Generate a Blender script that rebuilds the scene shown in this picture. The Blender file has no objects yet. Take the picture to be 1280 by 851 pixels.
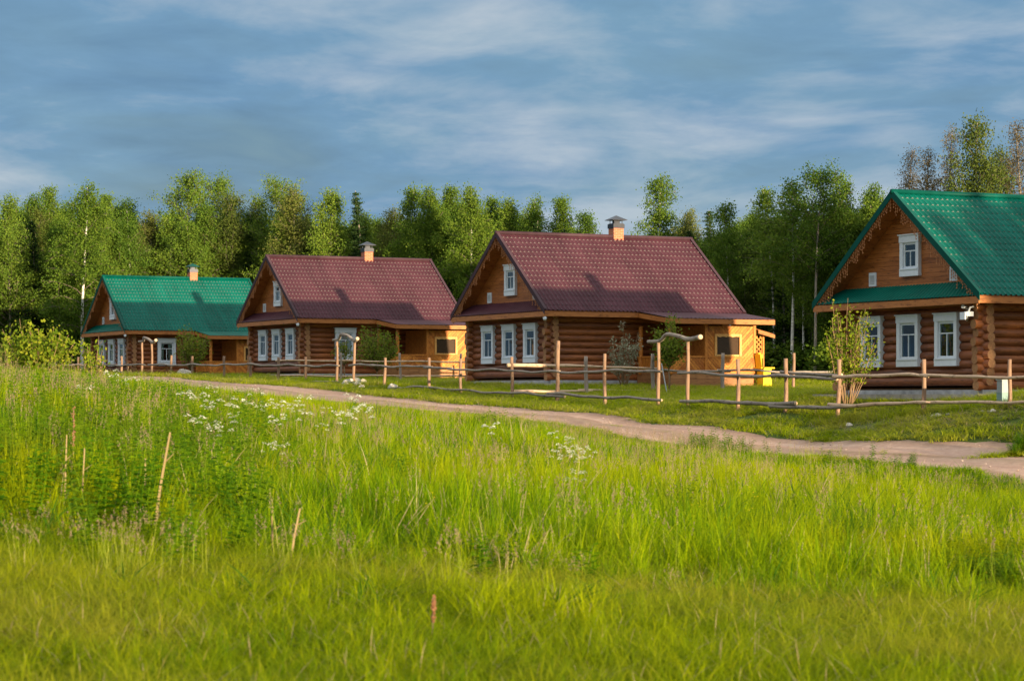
CLD_A, CLD_B, CLD_C = (.52, 1.10, 1.92), (.84, 1.62, 2.56), (2.3, 2.75, 3.2)
SKY_STR, SUN_STR, SUN_COL, EXPO, TOP = .065, 4.1, (1.0, .80, .54), 1.6, 2.8
import bpy, math, random
import numpy as np
from mathutils import Vector, Matrix

SC = bpy.context.scene
COL = SC.collection
rnd = random.Random(11)
PI = math.pi

# ---------------------------------------------------------------- picture geometry
F = 3105.0            # focal length in photo pixels (1280 wide)
HY = 495.0            # row of the horizon
U = Vector((0.896, 0.444, 0)); V = Vector((-0.444, 0.896, 0))   # along the houses' long side / along the street
HROT = math.atan2(0.444, 0.896)
SUN = Vector((0.512, -0.859, 0.079)).normalized()

def at(px, Y, py=None):
    X = (px - 640.0) / F * Y
    return (X, Y) if py is None else (X, Y, (HY - py) / F * Y)
def fence_xy(t, off=0.0):      # the fence line in front of the houses; off > 0 goes towards the road
    p = Vector((10.57, 72.7, 0)) + V * t - U * off
    return p.x, p.y
def fence_t(px, off=0.0):
    k = (px - 640.0) / F
    x0, y0 = fence_xy(0, off)
    return (x0 - y0 * k) / (0.444 + 0.896 * k)

# ---------------------------------------------------------------- terrain
CP = []
def cp(x, y, z): CP.append((x, y, z))
HOUSES = [(14.15, 74.5, .09), (1.63, 101.0, .55), (-10.57, 127.0, 1.05), (-22.6, 148.0, 1.0)]
for (hx, hy, hz) in HOUSES:
    for (a, b, dz) in ((0, 0, -.08), (0, 7.4, -.05), (8, 0, -.1), (8, 7.4, -.05), (5, -3.2, -.22)):
        p = Vector((hx, hy, 0)) + U * a + V * b
        cp(p.x, p.y, hz + dz)
for px, z in ((1400, -.15), (1262, -.3), (1154, -.5), (1047, -.74), (982, -.5), (923, -.5), (860, -.4), (822, -.4), (756, -.34), (696, -.23), (640, -.12),
              (575, .08), (537, .2), (480, .42), (421, .5), (348, .64), (280, .85), (214, 1.02), (177, 1.08), (97, 1.3)):
    cp(*fence_xy(fence_t(px)), z)
for t, z in ((-16, -1.42), (-10, -1.30), (-2, -1.25), (8, -.86), (19, -.44), (35, .12), (58, .95), (75, 1.2), (95, 1.3)):
    cp(*fence_xy(t, 2.6), z)
    cp(*fence_xy(t, 6.4), z - (.25 if t < 0 else .04))
for px, Y, z in ((640, 13, -1.6), (640, 30, -1.42), (640, 50, -1.2), (640, 68, -1.02),
                 (1280, 13, -1.66), (1280, 25, -1.85), (1280, 40, -2.05), (1280, 52, -2.1), (960, 30, -1.68), (960, 60, -1.6),
                 (0, 13, -1.5), (0, 20, -1.3), (0, 32, -.75), (0, 45, -.32), (0, 62, .0), (200, 30, -1.05), (200, 45, -.62), (200, 62, -.36), (200, 85, .02), (0, 100, .6),
                 (420, 30, -1.28), (420, 45, -1.02), (420, 65, -.75), (420, 82, -.5),
                 (640, -10, -1.65), (640, 2, -1.62)):
    cp(*at(px, Y), z)
for px, Y, z in ((1280, 107, .3), (1200, 109, .3), (950, 125, .6), (700, 140, 1.0), (500, 152, 1.2), (300, 165, 1.45), (0, 170, 1.6), (640, 230, 1.9), (1300, 200, 1.6), (-50, 230, 2.2)):
    cp(*at(px, Y), z)
cp(60, 40, -1.9); cp(70, 90, -.3); cp(-60, 40, -.2); cp(-70, 110, .9); cp(60, -5, -1.7); cp(-60, -5, -1.5)
_C = np.array(CP)
def _phi(d2): return d2 * np.log(np.maximum(d2, 1e-9)) * .5
_n = len(_C)
_D = ((_C[:, None, :2] - _C[None, :, :2]) ** 2).sum(-1)
_A = np.zeros((_n + 3, _n + 3)); _A[:_n, :_n] = _phi(_D) + np.eye(_n) * .6
_A[:_n, _n] = 1; _A[:_n, _n + 1:] = _C[:, :2]; _A[_n, :_n] = 1; _A[_n + 1:, :_n] = _C[:, :2].T
_W = np.linalg.solve(_A, np.r_[_C[:, 2], 0, 0, 0])
def ground_np(x, y):
    x = np.clip(np.asarray(x, float), -75, 75); y = np.clip(np.asarray(y, float), -10, 235)
    out = np.empty(x.shape); xf = x.ravel(); yf = y.ravel(); of = np.empty(xf.shape)
    for i in range(0, len(xf), 20000):
        a = xf[i:i + 20000]; b = yf[i:i + 20000]
        d2 = (a[:, None] - _C[None, :, 0]) ** 2 + (b[:, None] - _C[None, :, 1]) ** 2
        of[i:i + 20000] = _phi(d2) @ _W[:_n] + _W[_n] + _W[_n + 1] * a + _W[_n + 2] * b
    return of.reshape(x.shape)
def gz(x, y): return float(ground_np(np.array([x]), np.array([y]))[0])
def road_coords(x, y):          # t along the street, off from the fence line
    dx = x - 10.57; dy = y - 72.7
    return dx * V.x + dy * V.y, -(dx * U.x + dy * U.y)
def road_edges(t):
    t = np.asarray(t, float)
    w = np.clip((-t - 3) / 10.0, 0, 1)
    a = 2.5 + .28 * np.sin(t * .31) + .15 * np.sin(t * .83 + 1) + .07 * np.sin(t * 2.3) + .9 * np.exp(-((t + 4.5) / 3.6) ** 2) - .2 * np.clip((-t - 7) / 4, 0, 1)
    b = 6.4 + .3 * np.sin(t * .27 + 2) + .16 * np.sin(t * .9) + .08 * np.sin(t * 2.7 + 1) + 1.7 * w
    return a, b

# ---------------------------------------------------------------- mesh helpers
class MB:
    def __init__(s): s.v = []; s.f = []; s.m = []
    def add(s, vs, fs, mi=0):
        o = len(s.v); s.v.extend([tuple(p) for p in vs])
        for f in fs: s.f.append([o + i for i in f]); s.m.append(mi)
    def box(s, a, b, mi=0, bev=0.0):
        x0, y0, z0 = a; x1, y1, z1 = b
        vs = [(x0, y0, z0), (x1, y0, z0), (x1, y1, z0), (x0, y1, z0), (x0, y0, z1), (x1, y0, z1), (x1, y1, z1), (x0, y1, z1)]
        s.add(vs, [(0, 3, 2, 1), (4, 5, 6, 7), (0, 1, 5, 4), (1, 2, 6, 5), (2, 3, 7, 6), (3, 0, 4, 7)], mi)
    def prism(s, poly, vec, mi=0):      # poly: list of 3D points, extruded along vec
        n = len(poly); vec = Vector(vec)
        vs = [Vector(p) for p in poly] + [Vector(p) + vec for p in poly]
        s.add(vs, [tuple(range(n))[::-1], tuple(range(n, 2 * n))] + [(i, (i + 1) % n, n + (i + 1) % n, n + i) for i in range(n)], mi)
    def tube(s, pts, rad, n=8, mi=0, cap=None, capmi=None):
        pts = [Vector(p) for p in pts]; k = len(pts)
        if not hasattr(rad, '__len__'): rad = [rad] * k
        vs = []; prev = None
        for i, p in enumerate(pts):
            d = (pts[min(i + 1, k - 1)] - pts[max(i - 1, 0)]).normalized()
            if prev is None:
                a = Vector((0, 0, 1)) if abs(d.z) < .9 else Vector((1, 0, 0))
                e1 = d.cross(a).normalized()
            else:
                e1 = (prev - d * prev.dot(d)).normalized()
            prev = e1; e2 = d.cross(e1)
            for j in range(n):
                an = 2 * PI * j / n
                vs.append(p + (e1 * math.cos(an) + e2 * math.sin(an)) * rad[i])
        fs = []
        for i in range(k - 1):
            for j in range(n):
                fs.append((i * n + j, i * n + (j + 1) % n, (i + 1) * n + (j + 1) % n, (i + 1) * n + j))
        s.add(vs, fs, mi)
        o = len(s.v) - len(vs)
        c = mi if capmi is None else capmi
        s.f.append([o + j for j in range(n)][::-1]); s.m.append(c)
        s.f.append([o + (k - 1) * n + j for j in range(n)]); s.m.append(c)
    def mesh(s, name, mats, smooth=False):
        me = bpy.data.meshes.new(name)
        me.from_pydata(s.v, [], s.f)
        for m in (mats if isinstance(mats, (list, tuple)) else [mats]): me.materials.append(m)
        if any(s.m): me.polygons.foreach_set('material_index', s.m)
        if smooth:
            me.polygons.foreach_set('use_smooth', [True] * len(s.f))
        me.update(); return me
    def build(s, name, mats, parent=None, smooth=False, loc=None):
        return link(name, s.mesh(name, mats, smooth), parent, loc)
def link(name, me, parent=None, loc=None):
    o = bpy.data.objects.new(name, me); COL.objects.link(o)
    if parent is not None: o.parent = parent
    if loc is not None: o.location = loc
    return o
def tag(o, label=None, cat=None, group=None, kind=None):
    if label: o['label'] = label
    if cat: o['category'] = cat
    if group: o['group'] = group
    if kind: o['kind'] = kind
    return o
def empty(name, loc=(0, 0, 0), rz=0.0):
    o = bpy.data.objects.new(name, None); COL.objects.link(o)
    o.location = loc; o.rotation_euler = (0, 0, rz); o.empty_display_size = .3
    return o
def kids(o): return [c for c in bpy.data.objects if c.parent == o]
def copy_tree(o, parent=None):
    c = o.copy(); COL.objects.link(c)
    if parent is not None: c.parent = parent
    for ch in kids(o): copy_tree(ch, c)
    return c
def quads_mesh(name, verts, nper, mats, matidx=None, smooth=False):
    """verts: (N, nper, 3) separate polygons"""
    verts = np.asarray(verts, dtype=np.float32); N = verts.shape[0]
    me = bpy.data.meshes.new(name)
    me.vertices.add(N * nper); me.vertices.foreach_set('co', verts.reshape(-1))
    me.loops.add(N * nper); me.loops.foreach_set('vertex_index', np.arange(N * nper, dtype=np.int32))
    me.polygons.add(N); me.polygons.foreach_set('loop_start', np.arange(0, N * nper, nper, dtype=np.int32))
    for m in (mats if isinstance(mats, (list, tuple)) else [mats]): me.materials.append(m)
    if matidx is not None: me.polygons.foreach_set('material_index', np.asarray(matidx, dtype=np.int32))
    me.update(calc_edges=True); me.validate(); return me

# ---------------------------------------------------------------- materials
def nt(mat): return mat.node_tree.nodes, mat.node_tree.links
def new_mat(name):
    m = bpy.data.materials.new(name); m.use_nodes = True
    return m
def ramp(n, stops):
    r = n.new('ShaderNodeValToRGB'); cr = r.color_ramp
    while len(cr.elements) < len(stops): cr.elements.new(.5)
    for e, (p, c) in zip(cr.elements, stops): e.position = p; e.color = (*c, 1)
    return r
def wood(name, dark, light, scale=(6, 6, 6), rough=.6, island=.6, bump=.3, knots=False, spec=.3):
    m = new_mat(name); n, l = nt(m); b = n['Principled BSDF']
    tc = n.new('ShaderNodeTexCoord'); mp = n.new('ShaderNodeMapping'); mp.inputs['Scale'].default_value = scale
    no = n.new('ShaderNodeTexNoise'); no.inputs['Scale'].default_value = 1.0; no.inputs['Detail'].default_value = 5; no.inputs['Roughness'].default_value = .65
    l.new(tc.outputs['Object'], mp.inputs['Vector']); l.new(mp.outputs['Vector'], no.inputs['Vector'])
    ge = n.new('ShaderNodeNewGeometry')
    ma = n.new('ShaderNodeMath'); ma.operation = 'MULTIPLY_ADD'; ma.inputs[1].default_value = island; 
    l.new(ge.outputs['Random Per Island'], ma.inputs[0])
    m2 = n.new('ShaderNodeMath'); m2.operation = 'MULTIPLY_ADD'; m2.inputs[1].default_value = 1.6; m2.inputs[2].default_value = -.3 - island * .5
    l.new(no.outputs['Fac'], m2.inputs[0]); l.new(m2.outputs[0], ma.inputs[2])
    r = ramp(n, [(0, dark), (1, light)]); l.new(ma.outputs[0], r.inputs['Fac'])
    n4 = n.new('ShaderNodeTexNoise'); n4.inputs['Scale'].default_value = 3.2; n4.inputs['Detail'].default_value = 3; l.new(mp.outputs['Vector'], n4.inputs['Vector'])
    r4 = ramp(n, [(.33, (.45, .42, .40)), (.43, (1, 1, 1))]); l.new(n4.outputs['Fac'], r4.inputs['Fac'])
    mu = n.new('ShaderNodeMix'); mu.data_type = 'RGBA'; mu.blend_type = 'MULTIPLY'; mu.inputs['Factor'].default_value = 1; l.new(r.outputs['Color'], mu.inputs['A']); l.new(r4.outputs['Color'], mu.inputs['B'])
    l.new(mu.outputs['Result'], b.inputs['Base Color'])
    b.inputs['Roughness'].default_value = rough; b.inputs['Specular IOR Level'].default_value = spec
    bp = n.new('ShaderNodeBump'); bp.inputs['Strength'].default_value = bump; bp.inputs['Distance'].default_value = .02
    l.new(no.outputs['Fac'], bp.inputs['Height']); l.new(bp.outputs['Normal'], b.inputs['Normal'])
    return m
def plain(name, col, rough=.6, metal=0, noise=.15, nscale=8, spec=.4):
    m = new_mat(name); n, l = nt(m); b = n['Principled BSDF']
    tc = n.new('ShaderNodeTexCoord'); no = n.new('ShaderNodeTexNoise'); no.inputs['Scale'].default_value = nscale; no.inputs['Detail'].default_value = 4
    l.new(tc.outputs['Object'], no.inputs['Vector'])
    r = ramp(n, [(.25, tuple(c * (1 - noise) for c in col)), (.75, tuple(min(1, c * (1 + noise)) for c in col))])
    l.new(no.outputs['Fac'], r.inputs['Fac']); l.new(r.outputs['Color'], b.inputs['Base Color'])
    b.inputs['Roughness'].default_value = rough; b.inputs['Metallic'].default_value = metal; b.inputs['Specular IOR Level'].default_value = spec
    return m
def leafmat(name, cols, trans=.45, patch=None, patch_amt=.5, pscale=.15, rough=.75, inst=.5):
    """cols: ramp stops along a random value (per leaf and per instance)."""
    m = new_mat(name); n, l = nt(m); b = n['Principled BSDF']; out = n['Material Output']
    ge = n.new('ShaderNodeNewGeometry'); oi = n.new('ShaderNodeObjectInfo')
    mx = n.new('ShaderNodeMath'); mx.operation = 'MULTIPLY'; mx.inputs[1].default_value = 1 - inst
    l.new(ge.outputs['Random Per Island'], mx.inputs[0])
    ad = n.new('ShaderNodeMath'); ad.operation = 'MULTIPLY_ADD'; ad.inputs[1].default_value = inst
    l.new(oi.outputs['Random'], ad.inputs[0]); l.new(mx.outputs[0], ad.inputs[2])
    r = ramp(n, cols); l.new(ad.outputs[0], r.inputs['Fac']); col = r.outputs['Color']
    if patch:
        no = n.new('ShaderNodeTexNoise'); no.inputs['Scale'].default_value = pscale; no.inputs['Detail'].default_value = 3
        l.new(oi.outputs['Location'], no.inputs['Vector'])
        rr = ramp(n, [(.42, (0, 0, 0)), (.62, (1, 1, 1))]); l.new(no.outputs['Fac'], rr.inputs['Fac'])
        mm = n.new('ShaderNodeMath'); mm.operation = 'MULTIPLY'; mm.inputs[1].default_value = patch_amt
        l.new(rr.outputs['Color'], mm.inputs[0])
        mi = n.new('ShaderNodeMix'); mi.data_type = 'RGBA'; mi.inputs['B'].default_value = (*patch, 1)
        l.new(mm.outputs[0], mi.inputs['Factor']); l.new(col, mi.inputs['A']); col = mi.outputs['Result']
    l.new(col, b.inputs['Base Color']); b.inputs['Roughness'].default_value = rough; b.inputs['Specular IOR Level'].default_value = .05
    tr = n.new('ShaderNodeBsdfTranslucent'); l.new(col, tr.inputs['Color'])
    ms = n.new('ShaderNodeMixShader'); ms.inputs[0].default_value = trans
    l.new(b.outputs[0], ms.inputs[1]); l.new(tr.outputs[0], ms.inputs[2]); l.new(ms.outputs[0], out.inputs['Surface'])
    return m

M = {}
M['logx'] = wood('log_wood_long', (.10, .030, .010), (.40, .13, .036), (1.2, 9, 9), rough=.5, island=.5)
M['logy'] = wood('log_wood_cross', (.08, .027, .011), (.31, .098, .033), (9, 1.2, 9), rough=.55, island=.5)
M['logend'] = wood('log_end_grain', (.20, .09, .035), (.40, .20, .085), (14, 14, 14), rough=.8, island=.5)
M['gable'] = wood('gable_boards', (.22, .065, .013), (.42, .145, .035), (8, 1.0, 8), rough=.5, island=.55)
M['deck'] = wood('rafter_boards', (.22, .07, .02), (.42, .15, .04), (2, 2, 9), rough=.6, island=.2)
M['fascia'] = wood('fascia_boards', (.28, .09, .02), (.46, .175, .045), (1.5, 1.5, 8), rough=.5, island=.2)
M['porch'] = wood('porch_boards', (.34, .095, .012), (.64, .235, .036), (6, 6, 6), rough=.55, island=.85)
M['porchlight'] = wood('porch_trim_wood', (.50, .22, .05), (.78, .42, .13), (6, 6, 6), rough=.55, island=.3)
M['pebble'] = plain('road_pebble', (.33, .25, .20), .9, noise=.3)
M['porchdark'] = wood('porch_plinth_boards', (.26, .11, .04), (.46, .21, .075), (1.2, 6, 10), rough=.6, island=.5)
M['interior'] = wood('porch_inner_boards', (.22, .09, .03), (.36, .16, .05), (8, 8, 2), rough=.6, island=.5)
M['white'] = plain('white_window_paint', (.60, .64, .68), .5, noise=.06)
M['stone'] = plain('foundation_cement', (.33, .33, .33), .85, noise=.3, nscale=5)
M['apron'] = plain('apron_boards', (.36, .31, .26), .85, noise=.3, nscale=4)
M['brick'] = None
M['darkmetal'] = plain('dark_metal', (.035, .037, .045), .4, .6)
M['wire'] = plain('string_light_wire', (.42, .17, .06), .5)
M['ventgrey'] = plain('vent_grille', (.42, .44, .45), .5)
M['darkpane'] = plain('dim_window_pane', (.05, .028, .014), .25, spec=.25)  # opaque dark brown stands in for the dim porch behind the pane
M['dark'] = plain('shade_black', (.01, .009, .008), .9)  # near-black colour standing in for unlit depth behind openings
M['curtain'] = plain('curtain_cloth', (.62, .64, .62), .8, noise=.1)
M['yellow'] = plain('yellow_paint', (.85, .55, .01), .4, noise=.05)
M['boxgrey'] = plain('grey_box_paint', (.27, .30, .30), .5, noise=.1)
M['boxgreen'] = plain('green_box_paint', (.18, .27, .24), .5, noise=.1)
M['rock'] = plain('pale_rock', (.48, .42, .34), .9, noise=.4, nscale=5)

def roofmat(name, col):
    m = new_mat(name); n, l = nt(m); b = n['Principled BSDF']
    tc = n.new('ShaderNodeTexCoord'); no = n.new('ShaderNodeTexNoise'); no.inputs['Scale'].default_value = .9; no.inputs['Detail'].default_value = 6
    l.new(tc.outputs['Object'], no.inputs['Vector'])
    r = ramp(n, [(.3, tuple(c * .85 for c in col)), (.7, tuple(c * 1.12 for c in col))]); l.new(no.outputs['Fac'], r.inputs['Fac'])
    # every sheet of tiles has faded a little differently; rain streaks run down the slope
    sp = n.new('ShaderNodeSeparateXYZ'); l.new(tc.outputs['Object'], sp.inputs[0]); dv = n.new('ShaderNodeMath'); dv.operation = 'DIVIDE'; dv.inputs[1].default_value = 1.14; l.new(sp.outputs['X'], dv.inputs[0])
    fl = n.new('ShaderNodeMath'); fl.operation = 'FLOOR'; l.new(dv.outputs[0], fl.inputs[0]); wn = n.new('ShaderNodeTexWhiteNoise'); wn.noise_dimensions = '1D'; l.new(fl.outputs[0], wn.inputs['W'])
    mp = n.new('ShaderNodeMapping'); mp.inputs['Scale'].default_value = (4, .5, .5); l.new(tc.outputs['Object'], mp.inputs['Vector']); n3 = n.new('ShaderNodeTexNoise'); n3.inputs['Scale'].default_value = 1; n3.inputs['Detail'].default_value = 5; l.new(mp.outputs['Vector'], n3.inputs['Vector'])
    s1 = n.new('ShaderNodeMath'); s1.operation = 'MULTIPLY_ADD'; s1.inputs[1].default_value = .22; s1.inputs[2].default_value = .60; l.new(wn.outputs['Value'], s1.inputs[0])
    s2 = n.new('ShaderNodeMath'); s2.operation = 'MULTIPLY_ADD'; s2.inputs[1].default_value = .6; l.new(n3.outputs['Fac'], s2.inputs[0]); l.new(s1.outputs[0], s2.inputs[2])
    vm = n.new('ShaderNodeVectorMath'); vm.operation = 'SCALE'; l.new(r.outputs['Color'], vm.inputs[0]); l.new(s2.outputs[0], vm.inputs['Scale'])
    l.new(vm.outputs[0], b.inputs['Base Color']); b.inputs['Roughness'].default_value = .45; b.inputs['Specular IOR Level'].default_value = .07
    return m
M['roofgreen'] = roofmat('green_metal_tile', (.0004, .092, .064))
M['roofred'] = roofmat('maroon_metal_tile', (.066, .0225, .029))
M['edge'] = plain('riser_glint', (.19, .175, .175), .5, noise=.1)  # pale grey on the tile risers paints in the roof's glint dots
M['trimgreen'] = roofmat('green_metal_trim', (.001, .062, .045))
M['trimred'] = roofmat('maroon_metal_trim', (.055, .028, .034))

m = new_mat('chimney_brick'); n, l = nt(m); b = n['Principled BSDF']
tc = n.new('ShaderNodeTexCoord'); sp = n.new('ShaderNodeSeparateXYZ'); ad = n.new('ShaderNodeMath'); cb = n.new('ShaderNodeCombineXYZ')
l.new(tc.outputs['Object'], sp.inputs[0]); l.new(sp.outputs['X'], ad.inputs[0]); l.new(sp.outputs['Y'], ad.inputs[1]); l.new(ad.outputs[0], cb.inputs['X']); l.new(sp.outputs['Z'], cb.inputs['Y'])
br = n.new('ShaderNodeTexBrick'); br.inputs['Scale'].default_value = 1; br.inputs['Brick Width'].default_value = .25; br.inputs['Row Height'].default_value = .075; br.inputs['Mortar Size'].default_value = .008
br.inputs['Color1'].default_value = (.40, .085, .03, 1); br.inputs['Color2'].default_value = (.5, .13, .045, 1); br.inputs['Mortar'].default_value = (.36, .24, .17, 1)
l.new(cb.outputs[0], br.inputs['Vector']); l.new(br.outputs['Color'], b.inputs['Base Color']); b.inputs['Roughness'].default_value = .85
M['brick'] = m

m = new_mat('window_glass'); n, l = nt(m); b = n['Principled BSDF']; out = n['Material Output']
gl = n.new('ShaderNodeBsdfGlossy'); gl.inputs['Roughness'].default_value = .03; gl.inputs['Color'].default_value = (.8, .9, .95, 1)
tp = n.new('ShaderNodeBsdfTransparent'); tp.inputs['Color'].default_value = (.78, .86, .84, 1)
fr = n.new('ShaderNodeFresnel'); fr.inputs['IOR'].default_value = 1.7
ms = n.new('ShaderNodeMixShader'); l.new(fr.outputs[0], ms.inputs[0]); l.new(tp.outputs[0], ms.inputs[1]); l.new(gl.outputs[0], ms.inputs[2]); l.new(ms.outputs[0], out.inputs['Surface'])
n.remove(b); M['glass'] = m

M['post'] = wood('peeled_post_wood', (.12, .068, .042), (.35, .215, .13), (7, 7, 1.2), rough=.7, island=.3)
M['rail'] = wood('weathered_rail_wood', (.11, .09, .074), (.36, .29, .23), (1.6, 1.6, 5), rough=.8, island=.35)
M['railnew'] = wood('peeled_rail_wood', (.36, .22, .13), (.66, .47, .31), (1.6, 1.6, 5), rough=.7, island=.35)
M['railcut'] = plain('rail_cut_end', (.60, .42, .26), .8)
M['oldpost'] = wood('weathered_post_wood', (.18, .14, .115), (.40, .31, .24), (7, 7, 1.2), rough=.8, island=.3)
# ---------------------------------------------------------------- the log house (local x along the long side, y along the street facade)
LX, LY, OV = 8.0, 7.4, .7          # plan, roof overhang
EZ, RZ = 2.90, 6.20                # eave and ridge height
SL = (RZ - EZ) / (LY / 2 + OV)     # roof slope
PIT, Z0 = .262, .10                # log pitch, bottom of the lowest log
def roof_z(y): return EZ + SL * (min(y, LY - y) + OV)

def log_wall(axis, const, half, openings, seed, length, out_sign=-1):
    """A wall of round logs; openings = [(a0, a1, z0, z1)] along the wall."""
    r_ = random.Random(seed); mb = MB(); k = 0
    z = Z0 + (PIT * .5 if not half else PIT)
    while z < 2.78:
        r = PIT * .5 + .014 + r_.uniform(-.006, .012)
        a0 = -.34 + r_.uniform(-.05, .05); a1 = length + .34 + r_.uniform(-.05, .05)
        segs = [(a0, a1)]
        for (o0, o1, oz0, oz1) in openings:
            if z + r * .6 > oz0 and z - r * .6 < oz1:
                ns = []
                for (s0, s1) in segs:
                    if o0 > s0 and o1 < s1: ns += [(s0, o0), (o1, s1)]
                    else: ns.append((s0, s1))
                segs = ns
        for (s0, s1) in segs:
            n = max(2, int((s1 - s0) / 1.2) + 1)
            pts = []
            ph = r_.uniform(0, 6)
            for i in range(n):
                a = s0 + (s1 - s0) * i / (n - 1); w = .006 * math.sin(a * 1.3 + ph)
                pts.append((a, const + w, z) if axis == 'x' else (const + w, a, z))
            mb.tube(pts, r, 14, 0, capmi=1)
        z += PIT
    return mb
def set_smooth_sides(me, mi=0):
    fl = [p.material_index == mi for p in me.polygons]; me.polygons.foreach_set('use_smooth', fl)

def window(parent, org, ax, nx, w, h, seed, curtains=True, name='window', bars=True):
    """org = bottom centre on the wall plane, ax = direction along the wall, nx = outward normal."""
    ax = Vector(ax); nx = Vector(nx); org = Vector(org); up = Vector((0, 0, 1))
    def bx(mb, a0, a1, z0, z1, d0, d1, mi=0):
        p = [org + ax * a0 + up * z0 + nx * d0, org + ax * a1 + up * z0 + nx * d0, org + ax * a1 + up * z1 + nx * d0, org + ax * a0 + up * z1 + nx * d0]
        mb.prism(p, nx * (d1 - d0), mi)
    c = .15; mb = MB(); W = w / 2
    bx(mb, -W, -W + c, .2, h - .22, .02, .20); bx(mb, W - c, W, .2, h - .22, .02, .20)          # casing sides
    bx(mb, -W - .02, W + .02, h - .22, h, .02, .215); bx(mb, -W - .05, W + .05, h, h + .035, .02, .25)   # head board and drip cap
    bx(mb, -W - .005, W + .005, 0, .2, .02, .21); bx(mb, -W + .03, W - .03, .2, .235, .02, .235)          # apron and sill
    # reveal
    bx(mb, -W + c, -W + c + .02, .235, h - .22, -.16, .19); bx(mb, W - c - .02, W - c, .235, h - .22, -.16, .19)
    bx(mb, -W + c + .02, W - c - .02, h - .24, h - .22, -.16, .19); bx(mb, -W + c + .02, W - c - .02, .235, .255, -.16, .19)
    wo = mb.build(name, M['white'], parent)
    i0, i1, j0, j1 = -W + c + .02, W - c - .02, .255, h - .24; s = .055
    mb = MB(); d0, d1 = .10, .15
    bx(mb, i0, i0 + s, j0, j1, d0, d1); bx(mb, i1 - s, i1, j0, j1, d0, d1)
    bx(mb, i0 + s, i1 - s, j0, j0 + s, d0, d1); bx(mb, i0 + s, i1 - s, j1 - s, j1, d0, d1)
    jt = j0 + (j1 - j0) * .68
    bx(mb, i0 + s, i1 - s, jt - .018, jt + .018, d0 + .005, d1 - .005); bx(mb, -.016, .016, j0 + s, jt - .018, d0 + .005, d1 - .005)
    mb.build('sash', M['white'], wo)
    mb = MB(); bx(mb, i0 + .02, i1 - .02, j0 + .02, j1 - .02, .118, .128); mb.build('pane', M['glass'], wo)
    if curtains:
        mb = MB(); r_ = random.Random(seed)
        for sgn in (-1, 1):
            cw = (i1 - i0) * r_.uniform(.24, .33); vs = []; fs = []; N = 14
            for i in range(N):
                a = sgn * ((i1 - i0) / 2 - .01 - cw * i / (N - 1)); d = .03 + .022 * math.sin(i * 1.7 + seed)
                vs += [org + ax * a + up * j0 + nx * d, org + ax * (a) + up * j1 + nx * d]
            for i in range(N - 1): fs.append((2 * i, 2 * i + 2, 2 * i + 3, 2 * i + 1))
            mb.add(vs, fs)
        mb.build('curtain', M['curtain'], wo, smooth=True)
    return wo

def tiled_slope(a0, a1, sign, dens=5, step=.35, amp=.014):
    """wavy metal-tile sheet over one roof slope, riser at every tile row; sign -1 = the front slope."""
    y_e = -OV - .05 if sign < 0 else LY + OV + .05; y_r = LY / 2
    run = abs(y_r - y_e); Ls = math.hypot(run, run * SL); rows = int(Ls / step) + 1
    nu = int((a1 - a0) / .19 * dens) + 1
    sy = (y_r - y_e) / run
    tx = Vector((0, sy * run / Ls, run * SL / Ls)); nn = Vector((0, -sy * run * SL / Ls, run / Ls)).normalized()
    base = Vector((0, y_e, EZ - .05 * SL + .05))
    prof = []
    for r in range(rows):
        s0 = r * step; s1 = min(Ls, (r + 1) * step)
        prof.append((s0, .034)); prof.append((s1, .0) if r < rows - 1 else (Ls, .0))
    vs = []
    xs = [a0 + (a1 - a0) * i / (nu - 1) for i in range(nu)]
    for (s, d) in prof:
        for x in xs:
            sn = math.sin(2 * PI * x / .19); p = base + tx * s + nn * (d * max(0, .12 + .88 * sn) + amp * sn)
            vs.append((x, p.y, p.z))
    fs = []
    for j in range(len(prof) - 1):
        for i in range(nu - 1):
            q = (j * nu + i, j * nu + i + 1, (j + 1) * nu + i + 1, (j + 1) * nu + i)
            fs.append(q if sign < 0 else q[::-1])
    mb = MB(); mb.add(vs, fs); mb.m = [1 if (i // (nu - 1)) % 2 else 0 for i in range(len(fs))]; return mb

ROOFED = ('roof_slope', 'pent_roof', 'porch_roof', 'ridge_cap', 'rake_trim', 'chimney_cap')
def board_wall(poly_fn, z0, z1, pitch, mk):
    mb = MB(); z = z0
    while z < z1 - .01:
        zt = min(z + pitch, z1)
        p = poly_fn(z + .004, zt - .004)
        if p: mk(mb, p)
        z += pitch
    return mb

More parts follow.
